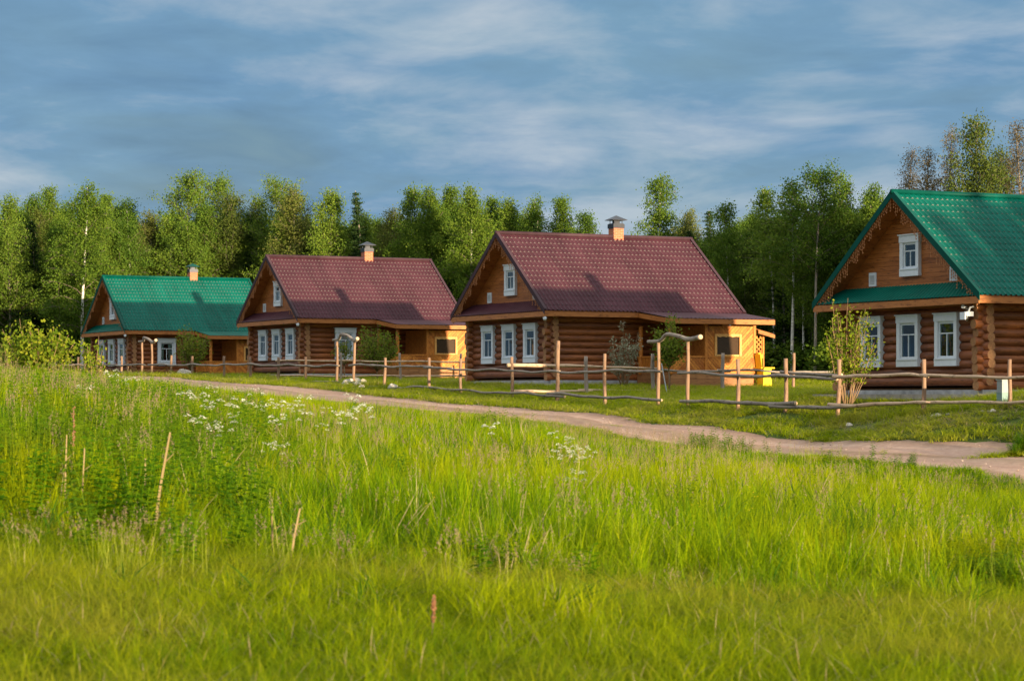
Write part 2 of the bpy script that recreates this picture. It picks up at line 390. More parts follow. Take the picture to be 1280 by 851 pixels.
def make_house():
    root = empty('log_house')
    # foundation and the slab of boards around it
    mb = MB(); mb.box((-.13, -.13, -.7), (LX + .13, LY + .13, Z0)); mb.build('foundation', M['stone'], root)
    mb = MB(); mb.box((-.85, -.85, -.7), (-.133, LY + .6, -.03)); mb.box((-.133, -.85, -.7), (3.85, -.133, -.03)); mb.build('apron_slab', M['apron'], root)
    # walls of logs
    wz0, wz1 = .83, 2.42
    ops = [(y - .43, y + .43, wz0 + .2, wz1 - .18) for y in (1.6, 3.6, 5.6)]
    for nm, ax, c, half, o, s, L_ in (('log_wall', 'y', 0, True, ops, 1, LY), ('log_wall', 'x', 0, False, [], 2, LX), ('log_wall', 'y', LX, True, [], 3, LY), ('log_wall', 'x', LY, False, [], 4, LX)):
        me = log_wall(ax, c, half, o, s, L_).mesh(nm, [M['logx'] if ax == 'x' else M['logy'], M['logend']]); set_smooth_sides(me)
        ob = link(nm, me, root)
        if ax == 'x' and c == 0: root['_side'] = ob.name
    mb = MB()                                                           # ceiling joist boards closing the top of the walls
    mb.box((.1, .1, 2.72), (LX - .1, LY - .1, 2.78)); mb.box((.2, .2, .1), (LX - .2, LY - .2, .16)); mb.build('interior_floor', M['interior'], root)
    for i, y in enumerate((1.6, 3.6, 5.6)):
        window(root, (-.04, y, wz0), (0, -1, 0), (-1, 0, 0), 1.13, wz1 - wz0, i)
    # gables of horizontal boards
    for x0, sx in ((0, -1), (LX, 1)):
        mb = MB(); z = 2.86; k = 0; r_ = random.Random(5)
        def half_at(z): return max(0, (LY / 2 + OV) * (1 - (z - EZ) / (RZ - EZ)))
        while z < RZ - .12:
            zt = min(z + .145, RZ - .1)
            h0 = min(half_at(z + .004), LY / 2 + .1); h1 = min(half_at(zt - .004), LY / 2 + .1)
            cuts = [(-1, 1)]; sp = r_.uniform(-.5, .5); cuts = [(-1, sp), (sp, 1)]
            for (c0, c1) in cuts:
                ya, yb = LY / 2 + h0 * c0, LY / 2 + h0 * c1; yc, yd = LY / 2 + h1 * c1, LY / 2 + h1 * c0
                d = r_.uniform(0, .006)
                mb.prism([(x0, ya + .002, z + .004), (x0, yb - .002, z + .004), (x0, yc - .002, zt - .004), (x0, yd + .002, zt - .004)], (sx * (.03 + d), 0, 0))
            z += .145
        mb.prism([(x0 - sx * .02, -.05, 2.8), (x0 - sx * .02, LY + .05, 2.8), (x0 - sx * .02, LY / 2, RZ - .15)], (sx * .018, 0, 0))
        mb.build('gable_wall', M['gable'], root)
    window(root, (.05, 3.62, 3.66), (0, -1, 0), (-1, 0, 0), 1.0, 1.28, 7, name='attic_window')
    mb = MB(); mb.prism([(-.034, 3.2, 3.8), (-.034, 4.0, 3.8), (-.034, 4.0, 4.8), (-.034, 3.2, 4.8)], (-.01, 0, 0)); mb.build('attic_shade_sheet', M['dark'], root)  # near-black sheet paints the darkness of the room behind the glass
    for y in (1.42, 5.72):
        mb = MB(); mb.box((-.075, y - .19, 3.42), (-.034, y + .19, 3.86)); vo = mb.build('vent_plate', M['white'], root)
        mb = MB()
        for i in range(6): mb.box((-.088, y - .13, 3.49 + i * .05), (-.076, y + .13, 3.525 + i * .05))
        mb.build('vent_slats', M['ventgrey'], vo)
    # sheltering pent roof under the gable
    vs = []; fs = []; N = 240
    for i in range(N + 1):
        f = i / N
        yo = -.62 + (LY + 1.24) * f; yi = .02 + (LY - .04) * f; w = .012 * math.sin(yo * 2 * PI / .19)
        vs += [(-.76, yo, EZ + .0 + w), (-.01, yi, 3.40 + w)]
    for i in range(N): fs.append((2 * i, 2 * i + 1, 2 * i + 3, 2 * i + 2))
    mb = MB(); mb.add(vs, fs); mb.build('pent_roof', M['roofred'], root, smooth=True)
    mb = MB(); mb.prism([(-.70, -.58, EZ - .03), (-.70, LY + .58, EZ - .03), (-.03, LY - .05, 3.33), (-.03, .05, 3.33)], (0, 0, -.03)); mb.build('pent_roof_boards', M['deck'], root)
    # fascia and soffit
    mb = MB()
    y = -OV
    for y0, y1 in ((-OV - .03, 3.1), (3.103, LY + OV + .03)): mb.box((-.74, y0, 2.66), (-.70, y1, 2.86))
    mb.build('fascia_board', M['fascia'], root)
    mb = MB()
    for x0, x1 in ((-.697, 3.6), (3.603, LX + OV)): mb.box((x0, -OV - .03, 2.67), (x1, -OV + .01, 2.855))
    mb.box((-.697, LY + OV - .01, 2.67), (LX + OV, LY + OV + .03, 2.855)); mb.build('fascia_board', M['fascia'], root)
    mb = MB()
    for i in range(6): mb.box((-.697 + i * .116, -OV + .012, 2.70), (-.697 + i * .116 + .11, LY + OV - .012, 2.72))
    for i in range(5): mb.box((.003, -OV + .012 + i * .116, 2.70), (LX + OV, -OV + .012 + i * .116 + .11, 2.72))
    mb.build('soffit', M['deck'], root)
    # roof: boards, tiles, ridge, rake trim
    for sg in (-1, 1):
        ye = -OV if sg < 0 else LY + OV; yr = LY / 2
        mb = MB(); mb.prism([(-OV, ye, EZ + .0), (LX + OV, ye, EZ), (LX + OV, yr - sg * -.0, RZ), (-OV, yr, RZ)], (0, 0, -.07)); mb.build('roof_boards', M['deck'], root)
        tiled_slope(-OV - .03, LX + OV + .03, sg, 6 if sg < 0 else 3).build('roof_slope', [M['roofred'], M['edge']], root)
        for x0, x1 in ((-OV - .055, -OV - .032), (LX + OV + .032, LX + OV + .055)):
            mb = MB(); yo = ye + sg * .08; zo = EZ - .08 * SL
            mb.prism([(x0, yo, zo + .13), (x0, yr, RZ + .14), (x0, yr, RZ - .10), (x0, yo, zo - .10)], (x1 - x0, 0, 0))
            xa, xb = (x0, x0 + .13) if x0 < 0 else (x1 - .13, x1)
            mb.prism([(xa, yo, zo + .131), (xb, yo, zo + .131), (xb, yr, RZ + .141), (xa, yr, RZ + .141)], (0, 0, .012))
            mb.build('rake_trim', M['trimred'], root)
    mb = MB(); mb.tube([(-OV - .06, LY / 2, RZ + .085), (LX + OV + .06, LY / 2, RZ + .085)], .085, 10); mb.build('ridge_cap', M['trimred'], root, smooth=True)
    # unlit icicle string lights along the two front rakes
    for sg in (-1, 1):
        mb = MB(); r_ = random.Random(9 + sg); ye = -OV if sg < 0 else LY + OV
        pts = []; n = 46
        for i in range(n + 1):
            f = i / n; y = ye + (LY / 2 - ye) * f; z = EZ + (RZ - EZ) * f - .07 - .02 * abs(math.sin(i * 1.5)); pts.append((-OV - .015, y, z))
        mb.tube(pts, .010, 4)
        for (x, y, z) in pts[:-1]:
            L_ = r_.choice((.12, .2, .3, .4)) * r_.uniform(.85, 1.15); zz = z; p = [(x, y, z)]
            while zz > z - L_:
                zz -= .05; p.append((x + r_.uniform(-.012, .012), y + r_.uniform(-.02, .02), zz))
            mb.tube(p, .007, 4)
            for q in p[1::2]: mb.box((q[0] - .013, q[1] - .013, q[2] - .02), (q[0] + .013, q[1] + .013, q[2] + .016))
        mb.build('string_lights', M['wire'], root)
    # chimney near the ridge
    cx, cy = 5.05, LY / 2 + .1; c = .24; zt = 6.80
    mb = MB(); mb.box((cx - c, cy - c, 5.3), (cx + c, cy + c, zt)); ch = mb.build('chimney', M['brick'], root)
    mb = MB(); mb.box((cx - c - .03, cy - c - .03, zt - .16), (cx + c + .03, cy + c + .03, zt + .02)); mb.build('chimney_collar', M['darkmetal'], ch)
    mb = MB()
    for a in (-1, 1):
        for b_ in (-1, 1): mb.box((cx + a * (c - .05) - .012, cy + b_ * (c - .05) - .012, zt + .02), (cx + a * (c - .05) + .012, cy + b_ * (c - .05) + .012, zt + .22))
    mb.box((cx - .12, cy - .12, zt + .04), (cx + .12, cy + .12, zt + .16)); mb.box((cx - c, cy - c, zt + .018), (cx + c, cy + c, zt + .045)); mb.build('chimney_brace', M['darkmetal'], ch)
    k = .36; mb = MB(); vs = [(cx - k, cy - k, zt + .2), (cx + k, cy - k, zt + .2), (cx + k, cy + k, zt + .2), (cx - k, cy + k, zt + .2), (cx, cy, zt + .40)]
    vs += [(a, b_, z - .02) for a, b_, z in vs[:4]]
    mb.add(vs, [(0, 1, 4), (1, 2, 4), (2, 3, 4), (3, 0, 4), (8, 7, 6, 5), (0, 5, 6, 1), (1, 6, 7, 2), (2, 7, 8, 3), (3, 8, 5, 0)]); mb.build('chimney_cap', M['darkmetal'], ch)
    # -------------------------------------------------------------- porch
    Q = -2.85; X0, X1, XP = 3.9, 7.85, 5.55
    zb, z1, z2, z3 = -.7, .42, 1.08, 2.36
    mb = MB(); r_ = random.Random(3)
    z = -.62
    while z < z1 - .02:                                                # plinth of wide boards, front, left and right
        zt = min(z + .19, z1); d = r_.uniform(0, .01)
        mb.box((X0, Q - .02 - d, z + .004), (X1, Q + .02, zt - .004))
        mb.box((X0 - .02 - d, Q + .023, z + .004), (X0 + .02, -.16, zt - .004)); mb.box((X1 - .02, Q + .023, z + .004), (X1 + .02 + d, -.16, zt - .004)); z += .19
    mb.build('porch_plinth', M['porchdark'], root)
    mb = MB()
    for i in range(14): mb.box((X0 + .025, Q + .025 + i * .19, z1 - .05), (X1 - .025, Q + .025 + i * .19 + .184, z1))
    mb.build('porch_floor', M['interior'], root)
    def diag(mb, xa, xb, za, zb_, mirror, place, w=.115, t=.02):
        """diagonal boards filling a rectangle; place(u, z, d) gives the 3D point."""
        W_, H_ = xb - xa, zb_ - za; s = -H_; r2 = random.Random(int(xa * 97 + za * 31 + xb * 7))
        st = w * 1.414
        while s < W_:
            # strip between lines u - z = s and s + st (u, z local), clipped to the rectangle
            poly = [(s, 0), (s + st - .016, 0), (s + st - .016 + H_, H_), (s + H_, H_)]
            def clip(poly, f):
                out_ = []
                for i in range(len(poly)):
                    a, b2 = poly[i], poly[(i + 1) % len(poly)]; fa, fb = f(a), f(b2)
                    if fa >= 0: out_.append(a)
                    if (fa >= 0) != (fb >= 0):
                        q = fa / (fa - fb); out_.append((a[0] + (b2[0] - a[0]) * q, a[1] + (b2[1] - a[1]) * q))
                return out_
            poly = clip(poly, lambda p: p[0]); poly = clip(poly, lambda p: W_ - p[0]) if poly else poly
            if poly and len(poly) > 2:
                d = r2.uniform(0, .005)
                pp = [((W_ - p[0]) if mirror else p[0], p[1]) for p in poly]
                a = [place(xa + p[0], za + p[1], 0) for p in pp]; b2 = place(xa + pp[0][0], za + pp[0][1], t + d)
                mb.prism(a, Vector(b2) - Vector(a[0]))
            s += st
    pf = lambda u, z, d: (u, Q - d, z)
    pl = lambda u, z, d: (X0 - d, u, z)
    pr = lambda u, z, d: (X1 + d, u, z)
    # parapet (front left and side), posts, rails
    mb = MB(); half = (X0 + .08 + XP - .06) / 2
    diag(mb, X0 + .08, half, z1 + .04, z2 - .06, False, pf); diag(mb, half + .004, XP - .06, z1 + .04, z2 - .06, True, pf)
    diag(mb, Q + .1, -.2, z1 + .04, z2 - .06, False, pl)
    mb.build('porch_parapet', M['porch'], root)
    mb = MB()
    mb.box((X0 + .08, Q - .045, z2 - .06), (XP - .06, Q + .05, z2)); mb.box((X0 + .08, Q - .04, z1 - .04), (XP - .06, Q + .04, z1 + .04))
    mb.box((X0 - .05, Q + .09, z2 - .06), (X0 + .05, -.16, z2)); mb.build('porch_rail', M['porch'], root)
    for (x, y) in ((X0, Q), (X0, -.42), (XP, Q), (X1, Q)):
        mb = MB(); zz = z1 - .1
        if (x, y) in ((X0, Q), (X0, -.42)):                               # posts turned from a log with rings
            pts = []; rr = []
            while zz < z3 + .001:
                pts.append((x, y, zz)); rr.append(.085 if int((zz + .1) / .11) % 2 else .098); zz += .05
            mb.tube(pts, rr, 12); mb.build('porch_post', M['porch'], root, smooth=True)
        else:
            mb.box((x - .06, y - .06, z1 - .05), (x + .06, y + .06, z3)); mb.build('porch_post', M['porch'], root)
    # enclosed half with chevron boards and a window opening
    mb = MB(); a0, a1, w0, w1, h0, h1 = XP + .06, X1 - .06, 6.05, 7.12, 1.14, 1.88
    mc = (w0 + w1) / 2
    diag(mb, a0, mc, z1 + .04, z2 - .06, True, pf); diag(mb, mc + .004, a1, z1 + .04, z2 - .06, False, pf)
    diag(mb, a0, w0 - .1, z2, z3 - .06, True, pf); diag(mb, w1 + .1, a1, z2, z3 - .06, False, pf)
    diag(mb, w0 - .096, mc, h1 + .1, z3 - .06, True, pf); diag(mb, mc + .004, w1 + .096, h1 + .1, z3 - .06, False, pf)
    mb.box((a0, Q - .045, z2 - .06), (a1, Q + .03, z2 - .003)); mb.box((a0, Q - .04, z1 - .04), (a1, Q + .03, z1 + .037))
    diag(mb, Q + .07, -.2, z1 + .04, z3 - .06, False, pr)
    mb.box((XP - .02, Q + .07, z1), (XP + .02, -.16, z3 - .02)); mb.build('porch_panel', M['porch'], root)
    mb = MB(); mb.box((w0 - .1, Q - .075, z2 + .004), (w0, Q + .03, h1 + .1)); mb.box((w1, Q - .075, z2 + .004), (w1 + .1, Q + .03, h1 + .1)); mb.box((w0, Q - .055, z2 + .004), (w1, Q + .03, h0))
    n = 7                                                               # scalloped head board
    poly = [(w0, Q - .055, h1 + .1)] + [(w1, Q - .055, h1 + .1)]
    for i in range(n * 4 + 1):
        f = i / (n * 4); poly.append((w1 + (w0 - w1) * f, Q - .055, h1 - .03 + .03 * abs(math.sin(f * n * PI / 2 * 1.0))))
    mb.prism(poly, (0, .05, 0)); wf = mb.build('porch_window', M['porchlight'], root)
    mb = MB(); mb.box((w0 + .02, Q - .01, h0), (w1 - .02, Q, h1)); mb.build('pane', M['darkpane'], wf)
    # porch roof with a step down from the main eave
    xa, xb, yq = 3.62, 8.58, -3.27; zi, zo = EZ + .0, 2.56
    vs = []; fs = []; N = int((xb - xa) / .19 * 6)
    for i in range(N + 1):
        x = xa + (xb - xa) * i / N; w = .013 * math.sin(2 * PI * x / .19)
        for j in range(9):
            f = j / 8; vs.append((x, yq - .04 + (-OV + .12 - yq) * f, zo + (zi - zo) * f + w + .03))
    for i in range(N):
        for j in range(8): fs.append((i * 9 + j, (i + 1) * 9 + j, (i + 1) * 9 + j + 1, i * 9 + j + 1))
    mb = MB(); mb.add(vs, fs); mb.build('porch_roof', M['roofred'], root)
    mb = MB(); mb.prism([(xa + .03, yq, zo), (xb - .03, yq, zo), (xb - .03, -OV - .04, zi - .05), (xa + .03, -OV - .04, zi - .05)], (0, 0, -.05)); mb.build('porch_roof_boards', M['deck'], root)
    mb = MB(); mb.box((xa, yq - .035, zo - .19), (xb, yq, zo + .005))
    for x in (xa, xb - .035): mb.prism([(x, yq + .003, zo), (x, -OV - .034, zi - .05), (x, -OV - .034, zi - .24), (x, yq + .003, zo - .19)], (.035, 0, 0))
    mb.build('porch_fascia', M['fascia'], root)
    mb = MB(); mb.box((X0 - .06, Q - .07, z3), (X1 + .06, Q + .07, z3 + .1)); mb.build('porch_beam', M['porch'], root)
    return root

def lattice_wing(parent):
    X1, Q = 7.85, -2.55; mb = MB()
    mb.box((X1 + .58, Q - .04, -.7), (X1 + .66, Q + .04, 1.98))
    o = mb.build('lattice_screen', M['porch'], parent); mb = MB()
    w, h, za = .52, 2.2, -.3
    for k in range(-12, 4):
        for m_ in (0, 1):
            u0 = k * .19; pts = []
            # clipped diagonal slat u = u0 + z
            zlo = max(0, -u0); zhi = min(h, w - u0)
            if zhi - zlo < .05: continue
            a = (u0 + zlo, zlo); b_ = (u0 + zhi, zhi)
            if m_: a = (w - a[0], a[1]); b_ = (w - b_[0], b_[1])
            d = -.012 * m_
            p0 = Vector((X1 + .05 + a[0], Q + d, za + a[1])); p1 = Vector((X1 + .05 + b_[0], Q + d, za + b_[1])); t = Vector((0, 0, .035))
            mb.prism([p0 - t, p0 + t, p1 + t, p1 - t], (0, -.01, 0))
    mb.build('lattice_slats', M['porch'], o)
    mb = MB(); mb.prism([(X1 - .0, Q - .3, 2.22), (X1 + .95, Q - .3, 1.99), (X1 + .95, Q + 1.6, 1.99), (X1, Q + 1.6, 2.22)], (0, 0, .02)); mb.build('side_roof', M['fascia'], parent)
    mb = MB(); mb.prism([(X1 + .2, Q - .33, 2.16), (X1 + 1.0, Q - .33, 1.97), (X1 + 1.0, Q - .33, 1.83), (X1 + .2, Q - .33, 2.02)], (0, .025, 0)); mb.build('side_fascia', M['fascia'], parent)
def carved_wing(parent):
    X1, Q = 7.85, -2.55; mb = MB()
    def q(a, z): return (X1 + .05 + a, Q, z)
    wav = lambda z: .58 + .04 * math.sin(z * 5)
    zs = [-.5 + i * .1 for i in range(27)]
    for a, b_ in zip(zs[:-1], zs[1:]):                                  # two stiles with a wavy outer edge, a dark opening between
        if .6 < (a + b_) / 2 < 1.6:
            mb.prism([q(0, a), q(.14, a), q(.14, b_), q(0, b_)], (0, -.03, 0)); mb.prism([q(.40, a), q(wav(a), a), q(wav(b_), b_), q(.40, b_)], (0, -.03, 0))
        else: mb.prism([q(0, a), q(wav(a), a), q(wav(b_), b_), q(0, b_)], (0, -.03, 0))
    o = mb.build('carved_screen', M['porch'], parent)
    mb = MB()
    for a, z in ((.12, 1.72), (.25, 1.85), (.38, 1.72)): mb.tube([(X1 + .05 + a, Q - .032, z), (X1 + .05 + a, Q - .036, z)], .045, 10)
    mb.prism([q(.13, .58), q(.41, .58), q(.41, 1.62), q(.13, 1.62)], (0, .01, 0)); mb.build('screen_shade_sheet', M['dark'], o)  # near-black discs and sheet paint the shade in the holes and opening

proto = make_house(); proto_side = proto['_side']; del proto['_side']
HL = [('log house with green roof standing largest and nearest, grey utility box beside its corner', True),
      ('log house with maroon roof and lattice screen at its porch end', False),
      ('smaller maroon-roofed log house with one white window on its long wall', False),
      ('farthest log house with green roof, tucked behind the smaller maroon-roofed house', True)]
houses = []
for i, (hx, hy, hz) in enumerate(HOUSES):
    h = proto if i == 0 else copy_tree(proto)
    h.location = (hx, hy, hz); h.rotation_euler = (0, 0, HROT); houses.append(h)
for i, h in enumerate(houses):
    tag(h, HL[i][0], 'house', 'log houses in a row along the dirt road')
    allk = kids(h); allk = allk + [g for c in allk for g in kids(c)]
    for o in allk:
        nm = o.name.split('.')[0]
        if nm in ROOFED and HL[i][1]:
            o.material_slots[0].link = 'OBJECT'
            if nm == 'chimney_cap': o.material_slots[0].material = M['trimgreen']
            else: o.material_slots[0].material = M['trimgreen'] if nm in ('ridge_cap', 'rake_trim') else M['roofgreen']
    if i in (2, 3):
        x = 2.14 if i == 2 else 2.05
        side = [o for o in allk if o.data is not None and o.data == bpy.data.objects[proto_side].data][0]
        me = log_wall('x', 0, False, [(x - .43, x + .43, 1.03, 2.24)], 2, LX).mesh('log_wall', [M['logx'], M['logend']]); set_smooth_sides(me)
        side.data = me
        window(h, (x, -.04, .83), (1, 0, 0), (0, -1, 0), 1.13, 1.6, 3 + i, name='side_window')
    if i == 1: lattice_wing(h)
    if i == 2: carved_wing(h)
# small fittings under the eaves
mb = MB(); mb.box((-.62, .02, 2.30), (-.36, .14, 2.44)); mb.box((-.66, .05, 2.2), (-.62, .30, 2.42)); mb.tube([(-.5, .08, 2.44), (-.45, .08, 2.56), (-.3, .08, 2.6)], .03, 8)
mb.tube([(-.15, .62, 2.22), (-.5, .2, 2.3)], .05, 8)
mb.tube([(-.2, .45, 2.55), (-.55, .3, 2.6)], .06, 8)
mb.build('security_camera', M['white'], houses[0])
for h in houses[1:]:
    mb = MB(); mb.tube([(-.68, -.68, 2.62), (-.68, -.68, 2.5)], [.09, .05], 10); mb.tube([(-.68, -.68, 2.66), (-.68, -.68, 2.6)], .05, 8); mb.build('corner_lamp', M['white'], h, smooth=True)
# yellow garden seats beside two porches
def yellow_seat(h, a, b, label):
    o = empty('garden_seat'); tag(o, label, 'seat', 'yellow garden seats beside the porches')
    p = Vector(h.location) + U * a + V * b; z = gz(p.x, p.y)
    o.location = (p.x, p.y, z); o.rotation_euler = (0, 0, HROT)
    mb = MB()                                                           # side boards with a wavy front edge
    for y in (-.22, .2):
        poly = []
        for i in range(15):
            zz = .78 * i / 14; poly.append((.20 + .035 * math.sin(zz * 9), y, zz))
        poly += [(-.2, y, .78), (-.2, y, 0)]
        mb.prism(poly, (0, .03, 0))
    mb.box((-.2, -.19, 0), (-.17, .2, .78)); mb.build('side_board', M['yellow'], o)
    mb = MB(); mb.box((-.32, -.28, .78), (.34, .28, .83)); mb.build('seat', M['yellow'], o)
    mb = MB(); mb.prism([(-.26, -.22, .83), (-.17, -.22, .83), (-.20, -.22, 1.36), (-.32, -.22, 1.36)], (0, .44, 0)); mb.box((-.32, -.1, 1.361), (-.21, .1, 1.42)); mb.build('backrest', M['yellow'], o)
yellow_seat(houses[1], 8.15, -3.15, 'yellow garden seat in front of the lattice screen')
yellow_seat(houses[2], 8.25, -3.05, 'yellow garden seat by the carved porch end of the smaller maroon-roofed house')
# ---------------------------------------------------------------- ground and road
def grid_axis(lo, hi, step, far):
    a = list(np.arange(lo, hi + step * .5, step)); s = step; x = hi
    while x < far: s *= 1.7; x += s; a.append(x)
    s = step; x = lo; pre = []
    while x > -far: s *= 1.7; x -= s; pre.append(x)
    return np.array(pre[::-1] + a)
gx = grid_axis(-48, 60, .5, 4000); gy = grid_axis(4, 180, .5, 4000)
GX, GY = np.meshgrid(gx, gy)
GZ = ground_np(GX, GY)
rs = np.random.default_rng(4)
tt, oo = road_coords(GX, GY); ra, rb = road_edges(tt)
GZ = np.where((oo > ra + .1) & (oo < rb - .1) & (tt > -60) & (tt < 130), GZ - .12, GZ + .03 * np.sin(GX * 1.3 + GY * .7) * np.sin(GY * 1.1))
gv = np.stack([GX, GY, GZ], -1).reshape(-1, 3)
ny, nx = GX.shape
idx = np.arange(ny * nx).reshape(ny, nx)
gf = np.stack([idx[:-1, :-1], idx[:-1, 1:], idx[1:, 1:], idx[1:, :-1]], -1).reshape(-1, 4)
me = bpy.data.meshes.new('ground'); me.from_pydata(gv.tolist(), [], gf.tolist())
m = new_mat('meadow_soil'); n, l = nt(m); b = n['Principled BSDF']
tc = n.new('ShaderNodeTexCoord'); no = n.new('ShaderNodeTexNoise'); no.inputs['Scale'].default_value = .35; no.inputs['Detail'].default_value = 8; no.inputs['Roughness'].default_value = .7
l.new(tc.outputs['Object'], no.inputs['Vector'])
r = ramp(n, [(.3, (.035, .055, .010)), (.52, (.07, .10, .016)), (.72, (.13, .11, .045))]); l.new(no.outputs['Fac'], r.inputs['Fac']); l.new(r.outputs['Color'], b.inputs['Base Color']); b.inputs['Roughness'].default_value = .95; b.inputs['Specular IOR Level'].default_value = .1
n2 = n.new('ShaderNodeTexNoise'); n2.inputs['Scale'].default_value = 6; n2.inputs['Detail'].default_value = 6; l.new(tc.outputs['Object'], n2.inputs['Vector'])
bp = n.new('ShaderNodeBump'); bp.inputs['Strength'].default_value = .8; bp.inputs['Distance'].default_value = .1; l.new(n2.outputs['Fac'], bp.inputs['Height']); l.new(bp.outputs['Normal'], b.inputs['Normal'])
me.materials.append(m); me.polygons.foreach_set('use_smooth', [True] * len(me.polygons))
tag(link('ground', me), kind='structure')

ts = np.arange(-55, 128, .35); NW = 26
ta, tb = road_edges(ts)
jit = rs.normal(0, .05, (len(ts), 2))
vs = []
for i, t in enumerate(ts):
    a = ta[i] - .2 + jit[i, 0]; b_ = tb[i] + .2 + jit[i, 1]
    for j in range(NW):
        w = a + (b_ - a) * j / (NW - 1); x, y = fence_xy(t, w); vs.append((x, y, w))
vs = np.array(vs); zz = ground_np(vs[:, 0], vs[:, 1])
f = np.tile(np.linspace(0, 1, NW), len(ts))
prof = -.05 * np.exp(-((f - .27) / .09) ** 2) - .055 * np.exp(-((f - .68) / .1) ** 2) + .03 * np.exp(-((f - .48) / .12) ** 2)
zz = zz + .0 + prof + rs.normal(0, .008, len(zz)) - .09 * ((f < .02) | (f > .98))
rv = np.stack([vs[:, 0], vs[:, 1], zz], -1)
idx = np.arange(len(ts) * NW).reshape(len(ts), NW)
rf = np.stack([idx[:-1, :-1], idx[1:, :-1], idx[1:, 1:], idx[:-1, 1:]], -1).reshape(-1, 4)
me = bpy.data.meshes.new('dirt_road'); me.from_pydata(rv.tolist(), [], rf.tolist())
uv = me.uv_layers.new(name='UVMap'); li = np.empty(len(me.loops), dtype=np.int32); me.loops.foreach_get('vertex_index', li)
tv = np.repeat(ts, NW); uvs = np.stack([f, tv / 4.0], -1)[li]; uv.data.foreach_set('uv', uvs.reshape(-1).astype(np.float32))
m = new_mat('dirt_track'); n, l = nt(m); b = n['Principled BSDF']
tc = n.new('ShaderNodeTexCoord'); mp = n.new('ShaderNodeMapping'); mp.inputs['Scale'].default_value = (7, .55, 1); l.new(tc.outputs['UV'], mp.inputs['Vector'])
no = n.new('ShaderNodeTexNoise'); no.inputs['Scale'].default_value = 1; no.inputs['Detail'].default_value = 5; l.new(mp.outputs['Vector'], no.inputs['Vector'])
n2 = n.new('ShaderNodeTexNoise'); n2.inputs['Scale'].default_value = 5; n2.inputs['Detail'].default_value = 8; n2.inputs['Roughness'].default_value = .75; l.new(tc.outputs['Object'], n2.inputs['Vector'])
mx = n.new('ShaderNodeMix'); mx.inputs['Factor'].default_value = .45; l.new(no.outputs['Fac'], mx.inputs['A']); l.new(n2.outputs['Fac'], mx.inputs['B'])
r = ramp(n, [(.30, (.24, .145, .105)), (.5, (.38, .245, .18)), (.70, (.52, .365, .28))]); l.new(mx.outputs['Result'], r.inputs['Fac']); su = n.new('ShaderNodeSeparateXYZ'); l.new(tc.outputs['UV'], su.inputs[0]); ru = ramp(n, [(0, (.62, .64, .55)), (.14, (.9, .9, .86)), (.27, (1.12, 1.1, 1.08)), (.40, (.86, .86, .8)), (.48, (.66, .70, .58)), (.57, (.86, .86, .8)), (.69, (1.1, 1.08, 1.06)), (.9, (.9, .9, .86)), (1, (.6, .62, .52))]); l.new(su.outputs['X'], ru.inputs['Fac'])
mu = n.new('ShaderNodeMix'); mu.data_type = 'RGBA'; mu.blend_type = 'MULTIPLY'; mu.inputs['Factor'].default_value = .75; l.new(r.outputs['Color'], mu.inputs['A']); l.new(ru.outputs['Color'], mu.inputs['B'])
l.new(mu.outputs['Result'], b.inputs['Base Color'])
b.inputs['Roughness'].default_value = .95; b.inputs['Specular IOR Level'].default_value = .1
bp = n.new('ShaderNodeBump'); bp.inputs['Strength'].default_value = .6; bp.inputs['Distance'].default_value = .05; l.new(n2.outputs['Fac'], bp.inputs['Height']); l.new(bp.outputs['Normal'], b.inputs['Normal'])
me.materials.append(m); me.polygons.foreach_set('use_smooth', [True] * len(me.polygons))
tag(link('dirt_road', me), kind='structure')

# ---------------------------------------------------------------- fences
def rail_mb(p0, p1, r0, r1, seed, wob=.05):
    r_ = random.Random(seed); p0 = Vector(p0); p1 = Vector(p1); L_ = (p1 - p0).length; n = max(4, int(L_ / .28))
    side = (p1 - p0).normalized().cross(Vector((0, 0, 1)))
    a = [r_.uniform(0, 6) for _ in range(4)]; pts = []; rad = []
    for i in range(n + 1):
        f = i / n; s = f * L_
        w = wob * (math.sin(s * 1.15 + a[0]) + .5 * math.sin(s * 2.6 + a[1])); w2 = wob * .7 * math.sin(s * 1.4 + a[2])
        pts.append(p0.lerp(p1, f) + Vector((0, 0, w)) + side * w2); rad.append((r0 + (r1 - r0) * f) * (1 + .16 * math.sin(s * 5 + a[3]) * r_.uniform(.3, 1)))
    mb = MB(); mb.tube(pts, [q * .86 for q in rad], 8, 0, capmi=1); return mb
def post_mb(h, r, seed, lean=.03):
    r_ = random.Random(seed); pts = []; rad = []; lx, ly = r_.uniform(-lean, lean), r_.uniform(-lean, lean); n = 8
    for i in range(n + 1):
        f = i / n; pts.append((lx * f * h + .012 * math.sin(f * 7 + seed), ly * f * h, -.35 + (h + .35) * f)); rad.append(r * (1.1 - .16 * f) * (1 + .06 * math.sin(f * 11 + seed)))
    mb = MB(); mb.tube(pts, rad, 9, 0, capmi=1); return mb
class Fence:
    def __init__(s, name, label, x, y):
        s.o = empty(name, (x, y, gz(x, y))); s.c = Vector(s.o.location); tag(s.o, label, 'fence', 'log rail fences along the road and between the plots'); s.k = abs(hash(label)) % 1 + int(x * 10)
    def post(s, x, y, ztop, r=.062, mat='post', base=None):
        z = gz(x, y) if base is None else base; s.k += 1
        o = post_mb(ztop - z, r, s.k).build('post', [M[mat], M['railcut']], s.o, True, Vector((x, y, z)) - s.c); return o
    def rail(s, a, b, r0=.055, r1=.045, mat='rail', wob=.03):
        s.k += 1
        mb = rail_mb(Vector(a) - s.c, Vector(b) - s.c, r0, r1, s.k, wob); return mb.build('rail', [M[mat], M['railcut']], s.o, True)
